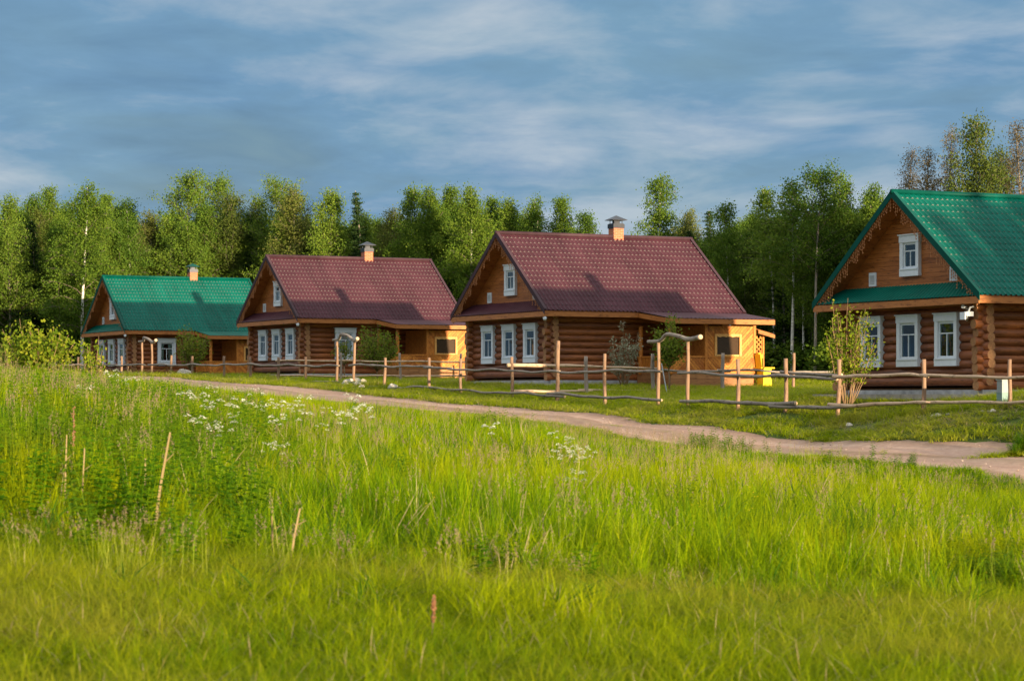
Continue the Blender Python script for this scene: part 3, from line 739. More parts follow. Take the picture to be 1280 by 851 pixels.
def fp(px, py, off=0.0):      # the point of the fence line seen at px, at the height of py
    t = fence_t(px, off); x, y = fence_xy(t, off); return Vector((x, y, (HY - py) / F * y))
def fpz(px, py, dt=0, off=.09): return fp(px, py, off)

# near fence in front of the big green house: peeled, pale
f1 = Fence('rail_fence', 'pale peeled log fence in front of the nearest green-roofed house', *fence_xy(fence_t(1154))); f1.k = 21
for px, top in ((1047, 449), (1154, 449), (1262, 449), (1372, 450), (1480, 450)):
    p = fp(px, top); f1.post(p.x, p.y, p.z, .064 if px != 1262 else .055)
f1.rail(fp(1041, 469, .1), fp(1160, 470, .1), .066, .05, 'railnew', .035); f1.rail(fp(1150, 470, .1), fp(1375, 472, .1), .052, .045, 'railnew', .02); f1.rail(fp(1368, 472, .1), fp(1490, 473, .1), .052, .045, 'railnew', .02)
f1.rail(fp(1036, 506, .1), fp(1165, 504, .1), .075, .05, 'railnew', .03); f1.rail(fp(1150, 504, .1), fp(1380, 500, .1), .055, .045, 'railnew', .02); f1.rail(fp(1368, 500, .1), fp(1490, 500, .1), .055, .045, 'railnew', .02)
# grey fence between the gate and the near fence
f2 = Fence('rail_fence', 'dark-railed log fence between the nearest gate arch and the pale fence', *fence_xy(fence_t(950))); f2.k = 40
for px, top in ((923, 449), (982, 448)):
    p = fp(px, top); f2.post(p.x, p.y, p.z, .064)
f2.rail(fp(848, 466, .11), fp(985, 471, .11), .05, .06); f2.rail(fp(975, 465, -.1), fp(1052, 468, -.1), .045, .05); f2.rail(fp(972, 470, .11), fp(1046, 472, .11), .05, .055)
f2.rail(fp(850, 501, .11), fp(995, 505, .11), .065, .075, wob=.02); f2.rail(fp(962, 508, .11), fp(1060, 509, .11), .07, .065, wob=.015)
# gate arches
def arch(pxs, tops, arcy, label, overL=13, overR=16, bow=9, rtop=.055):
    pa = fp(pxs[0], tops[0]); pb = fp(pxs[1], tops[1])
    o = empty('gate_arch', (pa.x, pa.y, gz(pa.x, pa.y))); c = Vector(o.location); tag(o, label, 'gate', 'log gate arches in the fence')
    for q in (pa, pb):
        z = gz(q.x, q.y); post_mb(q.z - z, .06, int(q.x * 7) % 50, .02).build('post', [M['post'], M['railcut']], o, True, Vector((q.x, q.y, z)) - c)
    L_ = fp(pxs[0] - overL, arcy[0]); m1 = fp(pxs[0] + 2, arcy[0] - 1); m2 = fp((pxs[0] * 2 + pxs[1]) / 3 - 2, arcy[1]); m3 = fp((pxs[0] + 2 * pxs[1]) / 3, arcy[1] + 2); m4 = fp(pxs[1] + 1, arcy[2] + 1); R_ = fp(pxs[1] + overR, arcy[2] - 2)
    ctrl = [L_, m1, m2, m3, m4, R_]; pts = []
    for i in range(len(ctrl) - 1):
        p0 = ctrl[max(i - 1, 0)]; p1 = ctrl[i]; p2 = ctrl[i + 1]; p3 = ctrl[min(i + 2, len(ctrl) - 1)]
        for k in range(5):
            u = k / 5; pts.append(.5 * ((2 * p1) + (p2 - p0) * u + (2 * p0 - 5 * p1 + 4 * p2 - p3) * u * u + (3 * p1 - p0 - 3 * p2 + p3) * u ** 3))
    pts.append(R_); n = len(pts)
    mb = MB(); mb.tube([p - c for p in pts], [rtop * (1 + .5 * i / n) for i in range(n)], 9, 0, capmi=1); mb.build('arch_log', [M['rail'], M['railcut']], o, True)
arch((823, 860), (428, 427), (427, 418, 423), 'log gate arch with bowed top in front of the lattice porch of the maroon house')
arch((421.5, 442), (427, 427), (425, 418, 425), 'round-topped log gate arch before the white side window of the smaller maroon house', 5, 5)
arch((177.5, 190), (427, 427), (427, 422, 427), 'narrow log gate arch before the farthest green-roofed house', 4, 5)
# fence in front of the maroon house with the lattice
f3 = Fence('rail_fence', 'weathered log fence in front of the three windows of the lattice-porch maroon house', *fence_xy(fence_t(720))); f3.k = 60
for px, top in ((640, 446), (696, 426), (756, 442)):
    p = fp(px, top); f3.post(p.x, p.y, p.z, .062 if px != 696 else .075)
f3.rail(fp(560, 461, .1), fp(700, 465, .1), .045, .05); f3.rail(fp(690, 465, .1), fp(826, 463, .1), .05, .055)
f3.rail(fp(560, 487, .1), fp(706, 495, .1), .045, .06); f3.rail(fp(684, 492, .1), fp(826, 500, .1), .06, .055)
# side fence between the nearest house and the lattice-porch house
q0 = Vector((0.05, 94.1, 0))
f4 = Fence('plot_fence', 'grey-posted side fence between the lattice-porch house and the nearest green house', q0.x, q0.y); f4.k = 80
def sp(s, z): p = q0 + U * s; return Vector((p.x, p.y, z))
for s, px in ((3.12, 731), (6.09, 815), (9.24, 902), (12.55, 991), (15.8, 1070)):
    p = sp(s, 0); g = gz(p.x, p.y); f4.post(p.x, p.y, g + 1.45, .075 if px != 991 else .062, 'oldpost' if px != 991 else 'post')
def yrow(py, s): return (HY - py) / F * (94.1 + .444 * s)
f4.rail(sp(-.25, yrow(456, 0)), sp(3.4, yrow(458, 3)), .085, .06, 'railnew', .012); f4.rail(sp(2.6, yrow(458, 3)), sp(6.3, yrow(460, 6)), .05, .045, 'railnew', .015); f4.rail(sp(5.9, yrow(462, 6)), sp(9.6, yrow(464, 9)), .05, .045); f4.rail(sp(9, yrow(463, 9)), sp(15.9, yrow(465, 15)), .05, .045)
f4.rail(sp(-.1, yrow(490, 0)), sp(3.4, yrow(488, 3)), .07, .05, 'railnew', .02); f4.rail(sp(2.8, yrow(488, 3)), sp(9.6, yrow(488.5, 9)), .045, .04, 'railnew', .02); f4.rail(sp(9, yrow(489, 9)), sp(15.9, yrow(487, 15)), .045, .04, 'railnew', .02)
# fence of the smaller maroon house
f5 = Fence('rail_fence', 'log fence running in front of the boarded porch of the smaller maroon house', *fence_xy(fence_t(510))); f5.k = 100
for px, top in ((575.5, 448), (537, 447), (480.5, 447)):
    p = fp(px, top); f5.post(p.x, p.y, p.z, .062)
for a, b, ya, yb, za, zb_ in ((436, 540, 456, 459, 484, 484), (530, 566, 458, 461, 484, 487)):
    f5.rail(fp(a, ya, .1), fp(b, yb, .1), .055, .05); f5.rail(fp(a, za, .1), fp(b, zb_, .1), .06, .05)
f6 = Fence('rail_fence', 'log fence between the two far gate arches, before the smaller maroon house', *fence_xy(fence_t(330))); f6.k = 120
for px, top in ((382.7, 446), (348, 446.5), (313.5, 446), (279.5, 445), (240, 445), (214, 444)):
    p = fp(px, top); f6.post(p.x, p.y, p.z, .064)
for a, b, ya, yb in ((300, 425, 455.5, 457.5), (185, 305, 456, 456)):
    f6.rail(fp(a, ya, .1), fp(b, yb, .1), .055, .05)
f6.rail(fp(270, 474, .1), fp(425, 478, .1), .05, .05); f6.rail(fp(185, 467, .1), fp(275, 473, .1), .05, .05)
f7 = Fence('rail_fence', 'log fence left of the narrow far gate arch before the green house', *fence_xy(fence_t(125))); f7.k = 140
for px, top in ((152, 445), (125, 445), (97.5, 446), (72, 446)):
    p = fp(px, top); f7.post(p.x, p.y, p.z, .064)
f7.rail(fp(118, 456.5, .1), fp(182, 456, .1), .055, .05); f7.rail(fp(60, 456, .1), fp(128, 457, .1), .075, .07, 'railnew')
f7.rail(fp(60, 466, .1), fp(182, 466, .1), .05, .05)
q0 = Vector((*fence_xy(49.0, -.3), 0))
f8 = Fence('plot_fence', 'thin side fence running back from the road beside the porch of the smaller maroon house', q0.x, q0.y); f8.k = 160
for s in (3.1, 6.2, 9.4, 12.4):
    p = q0 + U * s; g = gz(p.x, p.y); f8.post(p.x, p.y, g + 1.4, .06, 'oldpost')
for k in range(4):
    for h_ in (1.0, .3):
        a = q0 + U * (3.1 * k - .2); b_ = q0 + U * (3.1 * k + 3.3); f8.rail((a.x, a.y, gz(a.x, a.y) + h_), (b_.x, b_.y, gz(b_.x, b_.y) + h_), .045, .04, 'railnew', .02)
# utility box on the near fence
x, y = fence_xy(fence_t(1254, -.35), -.35); ub = empty('utility_box', (x, y, gz(x, y)), HROT); tag(ub, 'grey and green metal utility box behind the pale fence at the nearest house corner', 'utility box')
mb = MB(); mb.box((-.13, -.12, -.25), (.13, .12, .33)); mb.box((-.14, -.13, .33), (.14, .13, .35)); mb.build('pedestal', M['boxgreen'], ub)
mb = MB(); mb.box((-.125, -.115, .35), (.125, .115, .68)); mb.box((-.15, -.14, .681), (.15, .14, .71)); mb.box((-.09, -.121, .39), (.09, -.1151, .63)); mb.build('cabinet', M['boxgrey'], ub)
# stones
def stone(x, y, s, seed, label, group=None, mat='rock'):
    r_ = random.Random(seed); mb = MB(); vs = []; fs = []; N, K = 9, 6
    ph = [r_.uniform(0, 6) for _ in range(4)]
    for i in range(K + 1):
        th = PI * i / K
        for j in range(N):
            a = 2 * PI * j / N; q = 1 + .16 * math.sin(2 * a + ph[0]) + .14 * math.sin(3 * th + ph[1] + a) + r_.uniform(-.05, .05)
            vs.append((s * q * math.sin(th) * math.cos(a), s * .8 * q * math.sin(th) * math.sin(a), s * .62 * q * math.cos(th) + s * .3))
    for i in range(K):
        for j in range(N): fs.append((i * N + j, i * N + (j + 1) % N, (i + 1) * N + (j + 1) % N, (i + 1) * N + j))
    mb.add(vs, fs); o = mb.build('stone', M[mat], None, False, (x, y, gz(x, y))); tag(o, label, 'stone', group)
for i, (px, off, s) in enumerate(((1061, .9, .13), (1150, .5, .05), (1166, .45, .06), (1173, .5, .09), (1185, .42, .06), (1236, .4, .06), (1241, .45, .1), (1228, .35, .05))):
    x, y = fence_xy(fence_t(px, off), off)
    stone(x, y, s, i, 'pale boulder at the foot of the post where dark and pale rails meet' if i == 0 else 'small stone on the bare bank below the pale fence', None if i == 0 else 'stones on the bank')
for i, (px, off, s) in enumerate(((437, .15, .30), (444, -.25, .33), (453, .0, .28), (447, .5, .2), (431, .55, .18), (491, .3, .22), (452, .95, .13))):
    x, y = fence_xy(fence_t(px, off), off); stone(x, y, s, 30 + i, 'pale boulder by the fence near the round-topped gate arch', 'pale boulders at the gate')
x, y = fence_xy(fence_t(230, -.1), -.1); stone(x, y, .4, 60, 'pale boulder among grass before the window of the farthest house')
# ---------------------------------------------------------------- foliage materials
M['lf_birch'] = leafmat('birch_leaves', [(0, (.045, .095, .012)), (.5, (.10, .165, .017)), (1, (.19, .245, .03))], .4, inst=.35)
M['lf_green'] = leafmat('fresh_leaves', [(0, (.04, .09, .012)), (.5, (.095, .16, .018)), (1, (.18, .24, .03))], .35, inst=.4)
M['lf_olive'] = leafmat('olive_leaves', [(0, (.05, .08, .016)), (.5, (.10, .13, .022)), (1, (.18, .18, .045))], .35, inst=.4)
M['lf_brown'] = leafmat('budding_twigs', [(0, (.07, .06, .03)), (.6, (.14, .11, .05)), (1, (.18, .16, .06))], .3, inst=.4)
M['lf_spruce'] = leafmat('spruce_needles', [(0, (.012, .032, .010)), (.6, (.03, .06, .014)), (1, (.07, .10, .02))], .12, inst=.3)
M['lf_shrub'] = leafmat('shrub_leaves', [(0, (.06, .10, .012)), (.5, (.14, .19, .02)), (1, (.26, .28, .035))], .45, inst=.1)
M['lf_yellow'] = leafmat('yellowish_leaves', [(0, (.06, .11, .008)), (.5, (.155, .215, .012)), (1, (.31, .31, .028))], .45, inst=.1)
M['lf_pale'] = leafmat('pale_leaves', [(0, (.14, .15, .08)), (.5, (.26, .27, .17)), (1, (.42, .41, .30))], .3, inst=.1)
M['bark'] = wood('grey_brown_bark', (.15, .125, .10), (.42, .35, .27), (5, 5, 1.2), rough=.9, island=.4)
M['limb'] = wood('limb_bark', (.08, .06, .045), (.24, .19, .14), (5, 5, 5), rough=.9, island=.4)
M['twig'] = wood('shrub_stems', (.14, .08, .04), (.30, .19, .10), (5, 5, 2), rough=.8, island=.4)
m = new_mat('birch_bark'); n, l = nt(m); b = n['Principled BSDF']
tc = n.new('ShaderNodeTexCoord'); mp = n.new('ShaderNodeMapping'); mp.inputs['Scale'].default_value = (3, 3, 7); no = n.new('ShaderNodeTexNoise'); no.inputs['Scale'].default_value = 1; no.inputs['Detail'].default_value = 4
l.new(tc.outputs['Object'], mp.inputs['Vector']); l.new(mp.outputs['Vector'], no.inputs['Vector'])
r = ramp(n, [(.30, (.05, .045, .04)), (.42, (.45, .41, .35)), (.6, (.66, .62, .55))]); l.new(no.outputs['Fac'], r.inputs['Fac']); l.new(r.outputs['Color'], b.inputs['Base Color']); b.inputs['Roughness'].default_value = .8
M['birchbark'] = m

# ---------------------------------------------------------------- trees
KIND = {   # h0: lowest limb, R: crown radius, n: limbs, up: limb rise, droop, leaf size, leaves, spread
    'birch':  dict(h0=.22, R=2.3, n=46, up=.75, droop=.55, s=0.07, N=21000, sp=.26, mat='lf_birch', bark='birchbark', tr=.13, prof='egg'),
    'birch2': dict(h0=.45, R=1.7, n=36, up=.9, droop=.4, s=0.07, N=9500, sp=.22, mat='lf_green', bark='birchbark', tr=.10, prof='egg'),
    'full':   dict(h0=.12, R=2.5, n=52, up=.8, droop=.1, s=0.072, N=24000, sp=.28, mat='lf_green', bark='bark', tr=.12, prof='egg'),
    'lush':   dict(h0=.15, R=2.3, n=50, up=.85, droop=.25, s=0.072, N=23000, sp=.26, mat='lf_birch', bark='bark', tr=.12, prof='egg'),
    'airy':   dict(h0=.5, R=2.2, n=34, up=.7, droop=.05, s=0.072, N=9500, sp=.24, mat='lf_green', bark='bark', tr=.12, prof='top'),
    'olive':  dict(h0=.3, R=2.2, n=46, up=.75, droop=.05, s=.062, N=17000, sp=.28, mat='lf_olive', bark='bark', tr=.12, prof='egg'),
    'sparse': dict(h0=.25, R=1.5, n=60, up=1.1, droop=0, s=.042, N=9500, sp=.18, mat='lf_brown', bark='bark', tr=.10, prof='egg'),
    'spruce': dict(h0=.06, R=1.7, n=110, up=-.12, droop=.12, s=0.075, N=20000, sp=.07, mat='lf_spruce', bark='bark', tr=.13, prof='cone'),
}
def crown_profile(kind, f):
    if kind == 'cone': return max(.05, 1 - f) ** .9
    if kind == 'top': return math.sin(PI * min(1, .2 + .8 * f)) ** .6 * (1.0 if f < .85 else .8) + .1
    return (max(0, math.sin(PI * (f * .82 + .12))) ** .9) * (1 - .58 * f) * 1.42
def gen_tree(kind, seed, H, n_leaf=None):
    K = KIND[kind]; r_ = random.Random(seed * 7 + 3); g = np.random.default_rng(seed)
    mb = MB(); n = 12; tp = []; lx, ly = r_.uniform(-.5, .5), r_.uniform(-.5, .5); ph = r_.uniform(0, 6)
    def trunk(f): return Vector((lx * f * f + .12 * math.sin(f * 5 + ph) * f, ly * f * f + .12 * math.cos(f * 4 + ph) * f, H * f))
    rad = lambda f: K['tr'] * (1 - .86 * f) * (1.35 if f < .02 else 1)
    mb.tube([trunk(i / n) - Vector((0, 0, .4 if i == 0 else 0)) for i in range(n + 1)], [rad(i / n) for i in range(n + 1)], 8)
    P = []; Wt = []; az = r_.uniform(0, 6)
    lob = [(r_.uniform(0, 6), r_.uniform(.55, 1.0)) for _ in range(3)]
    for i in range(K['n']):
        f = (i + r_.random()) / K['n']; h = K['h0'] + (.985 - K['h0']) * f; az += 2.4 + r_.uniform(-.5, .5)
        wob = 1 + .22 * math.sin(az * 2 + lob[0][0]) * lob[0][1] + .2 * math.sin(f * 17 + lob[1][0])
        L_ = K['R'] * crown_profile(K['prof'], f) * r_.uniform(.65, 1.15) * wob + .12
        up = K['up'] * r_.uniform(.6, 1.3) + (f * .8 if K['prof'] != 'cone' else f * .5)
        d = Vector((math.cos(az), math.sin(az), up)).normalized(); p = trunk(h); pts = [p.copy()]; m_ = 5
        for j in range(1, m_ + 1):
            q = j / m_; dd = (d + Vector((r_.uniform(-.2, .2), r_.uniform(-.2, .2), -K['droop'] * q * 1.4 * (1 - .4 * f)))).normalized()
            p = p + dd * (L_ / m_); pts.append(p.copy())
        br = rad(h) * .42
        mb.tube(pts, [max(.008, br * (1 - .85 * j / m_)) for j in range(m_ + 1)], 5 if kind != 'sparse' else 4, 1)
        subs = [pts]
        for sidx in range(3 if kind != 'spruce' else 2):                       # twigs
            j = r_.randint(1, m_ - 1); d2 = (pts[j + 1] - pts[j]).normalized() + Vector((r_.uniform(-.9, .9), r_.uniform(-.9, .9), r_.uniform(-.3, .5) - K['droop'] * .8)); d2.normalize()
            l2 = L_ * r_.uniform(.25, .55); a = pts[j]; tw = [a, a + d2 * l2 * .5, a + d2 * l2 + Vector((0, 0, -K['droop'] * l2 * .35))]
            if br > .012 or kind in ('sparse', 'olive', 'airy'): mb.tube(tw, [max(.007, br * .4), max(.006, br * .25), .005], 4, 1)
            subs.append(tw)
        for s_i, pl in enumerate(subs):
            m2 = len(pl) - 1; dens = r_.uniform(.15, 1.5)
            for j in range(m2 * 2):
                q = (j + r_.random()) / (m2 * 2)
                if s_i == 0 and q < .28 and kind != 'spruce': continue
                x = q * m2; a = pl[int(x)].lerp(pl[min(int(x) + 1, m2)], x - int(x)); P.append(a[:]); Wt.append(dens * (L_ + .3))
    P = np.array(P); Wt = np.array(Wt); N = n_leaf or K['N']
    pick = g.choice(len(P), N, p=Wt / Wt.sum()); c = P[pick] + g.normal(0, K['sp'], (N, 3)) * (np.array([1, 1, .8]) if kind != 'spruce' else np.array([1.6, 1.6, .6]))
    if K['droop'] > .3: c[:, 2] -= np.abs(g.normal(0, .25, N)) * K['droop']
    a = g.normal(0, 1, (N, 3)); a[:, 2] -= .3 + K['droop']; a /= np.linalg.norm(a, axis=1, keepdims=True)
    b_ = np.cross(a, g.normal(0, 1, (N, 3))); b_ /= np.linalg.norm(b_, axis=1, keepdims=True)
    s = K['s'] * g.uniform(.6, 1.25, (N, 1)); wd = .36 if kind == 'spruce' else .62
    q = np.stack([c - a * s, c + b_ * s * wd, c + a * s, c - b_ * s * wd], 1)
    tm = mb.mesh(kind + '_trunk', [M[K['bark']], M['limb']], True)
    return tm, quads_mesh(kind + '_crown', q, 4, M[K['mat']])
HP = 12.0
PROTO = {k: [gen_tree(k, 10 * i + 1 + len(k), HP) for i in range(v)] for k, v in (('birch', 3), ('birch2', 3), ('full', 3), ('lush', 3), ('airy', 2), ('olive', 3), ('sparse', 2), ('spruce', 2))}
NAME = {'birch': 'birch_tree', 'birch2': 'birch_tree', 'spruce': 'spruce_tree'}
def tree(kind, var, px, Y, ytop, label, wide=1.0, dx=0, rot=None):
    x, y = at(px, Y); z = gz(x, y); H = (HY - ytop) / F * Y - z; s = H / HP
    o = empty(NAME.get(kind, 'deciduous_tree'), (x, y, z), rnd.uniform(0, 6.28) if rot is None else rot); tag(o, label, 'tree', 'trees along the edge of the wood')
    o.scale = (s ** .5 * wide, s ** .5 * wide, s)
    tm, cm = PROTO[kind][var % len(PROTO[kind])]
    link('trunk', tm, o); link('crown', cm, o)
    return o
G1, G2, G3, G4 = 'behind the farthest green roof', 'behind the smaller maroon roof', 'behind the lattice-porch house', 'behind the nearest green roof'
TREES = [
    ('full', 0, 13, 168, 252, 'dark full-crowned tree cut off by the left edge of the photo'),
    ('full', 1, 36, 176, 246, 'slim green tree between the left-edge tree and the tall birch', .9),
    ('lush', 0, 60, 178, 238, 'bushy tree touching the left side of the tall white-stemmed birch', .9),
    ('birch', 0, 103, 163, 233, 'tall drooping birch with long white trunk beside the farthest green-roofed gable', 1.05),
    ('full', 2, 137, 180, 249, 'dark green tree right of the white-stemmed birch, over the far green ridge start', .9),
    ('full', 0, 162, 182, 256, 'dense green tree over the left part of the farthest green ridge'),
    ('olive', 0, 190, 176, 268, 'low olive tree over the middle of the farthest green ridge', 1.1),
    ('airy', 0, 238, 175, 225, 'tall open-crowned tree rising right above the green chimney cap', 1.0),
    ('airy', 1, 266, 180, 228, 'tall open-crowned tree just right of the one above the green chimney cap', .9),
    ('olive', 1, 294, 174, 246, 'yellowish thin tree over the right end of the farthest green ridge'),
    ('olive', 2, 318, 178, 252, 'thin olive tree between the far green roof and the smaller maroon gable', .9),
    ('airy', 0, 350, 172, 231, 'airy tall tree right over the gable peak of the smaller maroon house', .9),
    ('olive', 0, 371, 168, 238, 'tan twiggy tree just right of the gable peak of the smaller maroon house', 1.0),
    ('full', 1, 412, 165, 238, 'pointed green tree left of the dark spruce', .95),
    ('spruce', 0, 456, 163, 239, 'dark pointed spruce directly behind the chimney of the smaller maroon house', .95),
    ('olive', 1, 486, 164, 266, 'lower olive tree just right of the dark spruce'),
    ('birch', 1, 513, 160, 235, 'birch with a drooping tip over the right end of the smaller maroon ridge', .85),
    ('lush', 1, 541, 157, 238, 'bright leafy tree, first of the bright clump left of the lattice-porch gable', .8),
    ('lush', 2, 562, 160, 239, 'bright leafy tree, middle of the bright clump left of the lattice-porch gable', .8),
    ('birch', 2, 590, 152, 235, 'bright birch, the last in the bright clump left of the lattice-porch house gable', .9),
    ('lush', 0, 613, 156, 250, 'bright green tree with its crown over the gable peak of the lattice-porch house', .85),
    ('lush', 1, 642, 154, 252, 'yellow-green tree over the left end of the ridge of the lattice-porch house', .85),
    ('birch', 0, 664, 152, 249, 'birch over the lattice-porch ridge between two rounder yellow-green trees', .8),
    ('lush', 2, 699, 151, 252, 'yellow-green pointed tree over the middle of the ridge of the lattice-porch house', .85),
    ('full', 2, 735, 150, 270, 'low green tree just left of the chimney of the lattice-porch house', .8),
    ('birch', 1, 820, 140, 221, 'lone tall birch standing out against the sky right of the lattice-porch house chimney', .8),
    ('olive', 2, 858, 138, 265, 'small yellowish tree over the right end of the ridge of the lattice-porch house', .7),
    ('spruce', 1, 888, 136, 263, 'dark spruce with a thin tip right of the lattice-porch house roof', 1.0),
    ('birch2', 0, 913, 128, 253, 'slim pale-stemmed birch with thin crown above the right slope of the lattice-porch house', .9),
    ('birch2', 1, 939, 131, 266, 'small leaning pale-stemmed birch between two taller pale trunks', .8),
    ('birch2', 2, 990, 122, 228, 'birch with a bright white trunk left of the nearest house gable', 1.1),
    ('birch2', 0, 968, 126, 236, 'leafy thin birch just left of the bright white trunk', .9),
    ('airy', 1, 1019, 120, 218, 'tall open grey-trunked tree between the bright white trunk and the nearest eave', .85),
    ('full', 0, 1055, 121, 229, 'round-crowned green tree over the left slope of the nearest house gable', .8),
    ('full', 1, 1086, 123, 234, 'green tree touching the nearest gable peak, left of the brownish trees', .7),
    ('sparse', 0, 1133, 112, 186, 'thin grey-brown tree, leftmost of the bare ones ' + G4, .9),
    ('sparse', 1, 1160, 110, 190, 'reddish-brown twiggy tree, middle of the bare ones ' + G4, 1.1),
    ('sparse', 0, 1178, 112, 162, 'tallest thin bare tree ' + G4 + ', beside the leafier one', .8),
    ('olive', 1, 1222, 108, 155, 'full olive-green tree standing tall above the nearest green ridge', .85),
    ('olive', 2, 1246, 112, 190, 'lower olive tree in the gap right of the tall olive-green one above the nearest ridge', .7),
    ('sparse', 1, 1276, 108, 157, 'thin brownish tree at the right edge above the nearest green ridge', 1.1),
]
for tpl in TREES: tree(*tpl)

# ---------------------------------------------------------------- shrubs and young trees
def shrub(name, px, Y, ytop, width, nst, NL, s, mat, label, stem='twig', spread=.35, base=.25, bunch=.12, lean=.9, trunk_h=0.0, cat='shrub', seed=1):
    x, y = at(px, Y); z = gz(x, y); H = (HY - ytop) / F * Y - z; r_ = random.Random(seed); g = np.random.default_rng(seed)
    mb = MB(); P = []
    if trunk_h: mb.tube([(0, 0, -.2), (.03, 0, trunk_h * .5), (0, .02, trunk_h)], [.045, .035, .03], 7)
    for i in range(nst):
        a = 2 * PI * i / nst + r_.uniform(-.4, .4); rr = width / 2 * math.sqrt(r_.random()) * lean; h = H * r_.uniform(.6, 1.0) * (1 - .25 * (rr / (width / 2)) ** 2); pts = []
        b0 = Vector((math.cos(a) * .1, math.sin(a) * .1, 0)) if not trunk_h else Vector((0, 0, 0))
        for j in range(7):
            q = j / 6; e = q ** spread if False else q
            pts.append(Vector((b0.x + math.cos(a) * rr * e ** .8 + r_.uniform(-.03, .03), b0.y + math.sin(a) * rr * e ** .8 + r_.uniform(-.03, .03), trunk_h + (h - trunk_h) * q - (.1 if j == 0 and not trunk_h else 0))))
        mb.tube(pts, [.018 * (1 - .7 * j / 6) for j in range(7)], 5)
        for k in range(4):
            j = r_.randint(2, 5); d = Vector((r_.uniform(-1, 1), r_.uniform(-1, 1), r_.uniform(.3, 1.2))).normalized() * r_.uniform(.15, .4) * min(1, H / 2.5); tw = [pts[j], pts[j] + d * .5, pts[j] + d]
            mb.tube(tw, [.008, .006, .004], 4)
            for q in (.4, .7, 1): P.append((pts[j] + d * q)[:])
        for k in range(16):
            q = base + (1 - base) * r_.random(); xq = q * 6; P.append(pts[int(min(xq, 5))].lerp(pts[int(min(xq, 5)) + 1], xq - int(min(xq, 5)))[:])
    P = np.array(P); c = P[g.integers(0, len(P), NL)] + g.normal(0, bunch, (NL, 3))
    a = g.normal(0, 1, (NL, 3)); a /= np.linalg.norm(a, axis=1, keepdims=True); b_ = np.cross(a, g.normal(0, 1, (NL, 3))); b_ /= np.linalg.norm(b_, axis=1, keepdims=True)
    ss = s * g.uniform(.6, 1.3, (NL, 1)); q = np.stack([c - a * ss, c + b_ * ss * .6, c + a * ss, c - b_ * ss * .6], 1)
    o = empty(name, (x, y, z)); tag(o, label, cat)
    mb.build('stems', M[stem], o, True); link('foliage', quads_mesh('foliage', q, 4, M[mat]), o)
    return o
shrub('leafy_shrub', 1059, 77.0, 370, 2.1, 26, 2700, .052, 'lf_yellow', 'upright yellow-green shrub with brown stems left of the windows of the nearest house', seed=2, base=.35, bunch=.09)
shrub('pale_shrub', 780, 99.8, 399, 1.4, 20, 1500, .045, 'lf_pale', 'pale silvery upright shrub against the log wall of the lattice-porch house', seed=3, base=.3, bunch=.07)
shrub('young_tree', 836, 96.0, 392, 1.7, 16, 2100, .06, 'lf_shrub', 'young leafy tree behind the nearest log gate arch', seed=4, trunk_h=.9, cat='tree', bunch=.13)
shrub('leafy_shrub', 471, 121.0, 402, 2.6, 22, 2300, .065, 'lf_shrub', 'dense green shrub right of the side window of the smaller maroon house', seed=5, trunk_h=.5, bunch=.16)
shrub('young_tree', 430, 123.0, 409, 1.3, 9, 420, .055, 'lf_shrub', 'thin sapling in front of the white side window of the smaller maroon house', seed=15, trunk_h=.7, cat='tree', bunch=.1)
shrub('leafy_shrub', 238, 138.5, 402, 2.5, 20, 1900, .065, 'lf_shrub', 'green bush in front of the long wall of the farthest house', seed=6, trunk_h=.4, bunch=.16)
shrub('leafy_bush', 48, 82.0, 392, 2.5, 26, 3000, .075, 'lf_yellow', 'big yellow-leaved bush in front of the wood at the left edge of the meadow', seed=7, bunch=.17)
shrub('leafy_bush', 18, 92.0, 420, 2.2, 16, 1500, .07, 'lf_shrub', 'lower green bush left of the big yellow-leaved bush', seed=8, bunch=.16)
shrub('leafy_bush', 117, 86.0, 418, 1.0, 10, 420, .075, 'lf_yellow', 'thin yellow-leaved bush before the left corner of the farthest house', seed=9, bunch=.12)
x, y = at(831, 94.5); o = empty('tree_stake', (x, y, gz(x, y))); tag(o, 'pale leaning stake beside the young tree at the nearest log gate arch', 'stake')
mb = MB(); mb.tube([(0.12, 0, -.2), (-.12, .1, 1.15)], .022, 6); mb.build('stake', M['ventgrey'], o)

